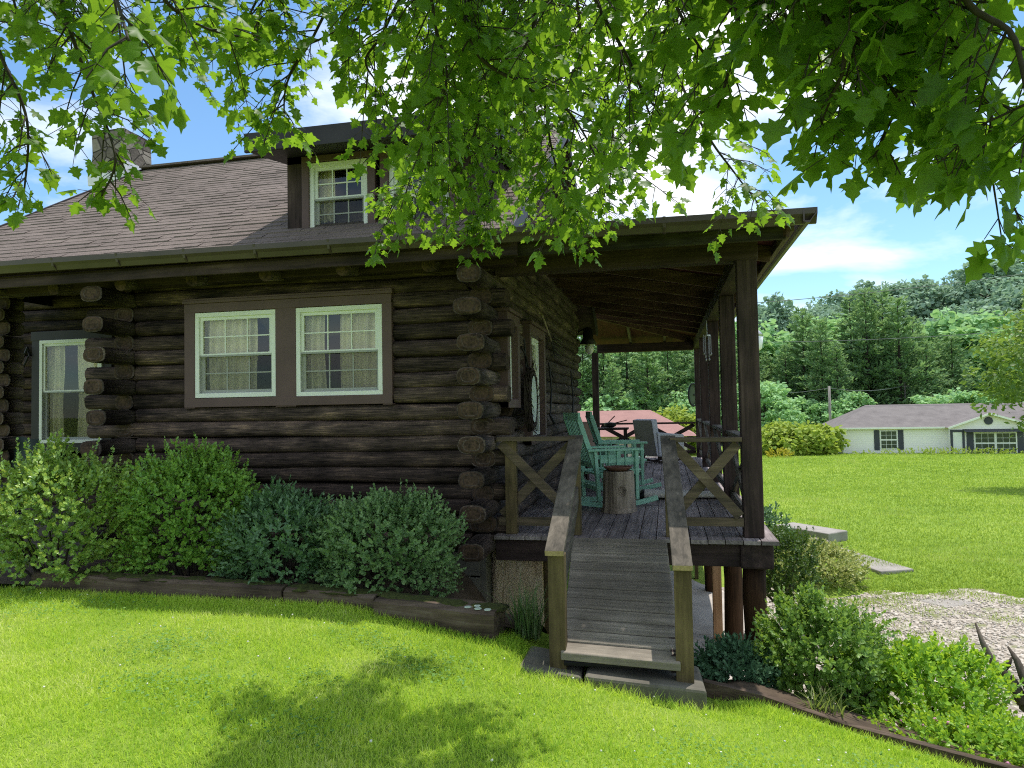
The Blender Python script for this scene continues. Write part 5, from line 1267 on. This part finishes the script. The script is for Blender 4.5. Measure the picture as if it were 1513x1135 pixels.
# middle
bough([h('M')]+PP((770,-90,2.7),(792,10,2.75),(775,70,2.8),(730,130,2.9)),.035,.004,.08,start=.25)
bough([h('M')]+PP((690,-60,2.4),(700,70,2.5),(770,125,2.6),(840,165,2.7),(885,240,2.75)),.018,.003,.075,start=.15)
bough([h('M')]+PP((860,-100,2.2),(880,0,2.2),(930,90,2.3),(960,170,2.4)),.018,.003,.075,start=.2)
bough([h('M')]+PP((640,-100,2.3),(640,20,2.4),(660,110,2.5),(640,180,2.6)),.018,.003,.08,start=.2)
bough([h('M')]+PP((960,-100,2.1),(1000,10,2.1),(1040,80,2.15)),.018,.003,.09,start=.2)
bough([h('M')]+PP((800,-120,2.9),(840,-10,3.1),(830,80,3.3)),.018,.003,.085,start=.2)
# sunlit tips over the roof edge
F_=h('F')
bough([F_]+PP((800,60,4.1),(810,190,4.2),(830,270,4.3),(860,320,4.4)),.02,.003,.045,(.15,.4),.070,start=.35,down=.4)
bough([F_]+PP((720,90,4.0),(700,200,4.0),(650,270,4.05),(575,305,4.1)),.02,.003,.045,(.15,.4),.070,start=.35,down=.35)
bough([F_]+PP((740,110,4.3),(740,230,4.4),(715,300,4.5),(685,345,4.5)),.018,.003,.045,(.15,.36),.070,start=.4,down=.4)
bough([F_]+PP((860,60,3.9),(900,150,4.0),(905,240,4.1),(880,290,4.2)),.018,.003,.045,(.15,.36),.070,start=.4,down=.4)
bough([F_]+PP((650,60,3.6),(640,160,3.7),(620,230,3.8)),.018,.003,.045,(.15,.36),.070,start=.35,down=.3)
bough([F_]+PP((780,80,5.0),(800,220,5.1),(780,300,5.2)),.018,.003,.10,(.15,.36),.070,start=.5,down=.4)
bough([h('M')]+PP((980,60,3.6),(1040,190,3.7),(1085,255,3.8),(1120,300,3.85)),.018,.003,.10,(.14,.32),.07,start=.5,down=.4)
# right curtain
bough([h('R')]+PP((1060,-110,1.9),(1090,20,1.95),(1075,110,2.0),(1060,160,2.0)),.018,.003,.08,(.10,.24),.082,start=.2)
bough([h('R')]+PP((1190,-90,1.75),(1240,20,1.8),(1290,90,1.85),(1330,150,1.9)),.02,.003,.075,(.10,.24),.082,start=.15)
bough([h('R')]+PP((1240,-60,1.7),(1248,60,1.75),(1240,120,1.8),(1205,170,1.85)),.018,.003,.075,(.10,.24),.082,start=.15)
bough([h('R')]+PP((1330,-90,1.75),(1400,40,1.8),(1445,130,1.85),(1465,180,1.9),(1445,235,1.9)),.02,.003,.075,(.10,.24),.082,start=.15)
bough([h('R')]+PP((1430,-90,1.6),(1500,60,1.65),(1525,200,1.7)),.02,.003,.075,(.10,.24),.082,start=.15)
bough([h('R')]+PP((1280,-60,1.9),(1330,120,2.0),(1310,190,2.0),(1290,235,2.0)),.018,.003,.075,(.10,.24),.082,start=.25)
bough([h('R')]+PP((1150,-100,2.2),(1160,20,2.3),(1190,90,2.3)),.018,.003,.085,(.10,.26),.082,start=.25)
bough([h('R')]+PP((1380,-80,2.1),(1370,80,2.2),(1400,180,2.2),(1390,230,2.2)),.018,.003,.08,(.10,.24),.082,start=.25)
for i,px in enumerate(range(-60,1600,150)):
    hk='L' if px<330 else ('ML' if px<560 else ('M' if px<1010 else 'R')); dd=random.uniform(2.1,3.1) if hk!='R' else random.uniform(1.7,2.4); x2=px+random.uniform(-40,40); yb=random.uniform(0,90)
    if 330<px<560: yb*=.5
    bough([h(hk)]+PP((px,-130,dd),(px+20,-40,dd),(x2,yb,dd+.1)),.014,.003,.10,(.14,.36),.07,start=.4)
# upper canopy shading the boughs from above
for i in range(24):
    a=random.uniform(0,6.28); x=random.uniform(-3.6,2.6); y=random.uniform(-1.5,2.7); z=random.uniform(4.0,5.3)+max(0,y-1.8)*.5
    bough([np.array([-1.3,-2.0,4.4]),np.array([(x-1.3)/2,(y-2)/2,(z+4.6)/2+.2]),np.array([x,y,z]),np.array([x*1.1,y+.5,z-.2])],.025,.004,.16,(.25,.6),.125,start=.35,down=.05,step=.09)
br.build('branch',plain('maple_twig_bark',(.05,.042,.035),.85,.4,30),maple,smooth=True)
LP,LT,LN,LS=map(np.array,(LP,LT,LN,LS)); kind=rng.integers(0,3,len(LP)); pr=[]
for kk,(fold,curl,tw) in enumerate(((.22,.10,0),(.45,.30,.10),(.10,-.18,-.12))):
    t2=MAPLE[0].copy(); t2[:,2]=-fold*np.abs(t2[:,1])-curl*(t2[:,0]-.35)**2+tw*t2[:,1]+.05*np.sin(t2[:,0]*9+t2[:,1]*7); sel=kind==kk
    pr.append(emit(LP[sel],LT[sel],LN[sel],LS[sel],(t2,MAPLE[1])))
V,Fc=join(pr)
o=np_mesh('foliage',V,Fc,maple_m,maple,True)
print('maple leaves',len(LP))
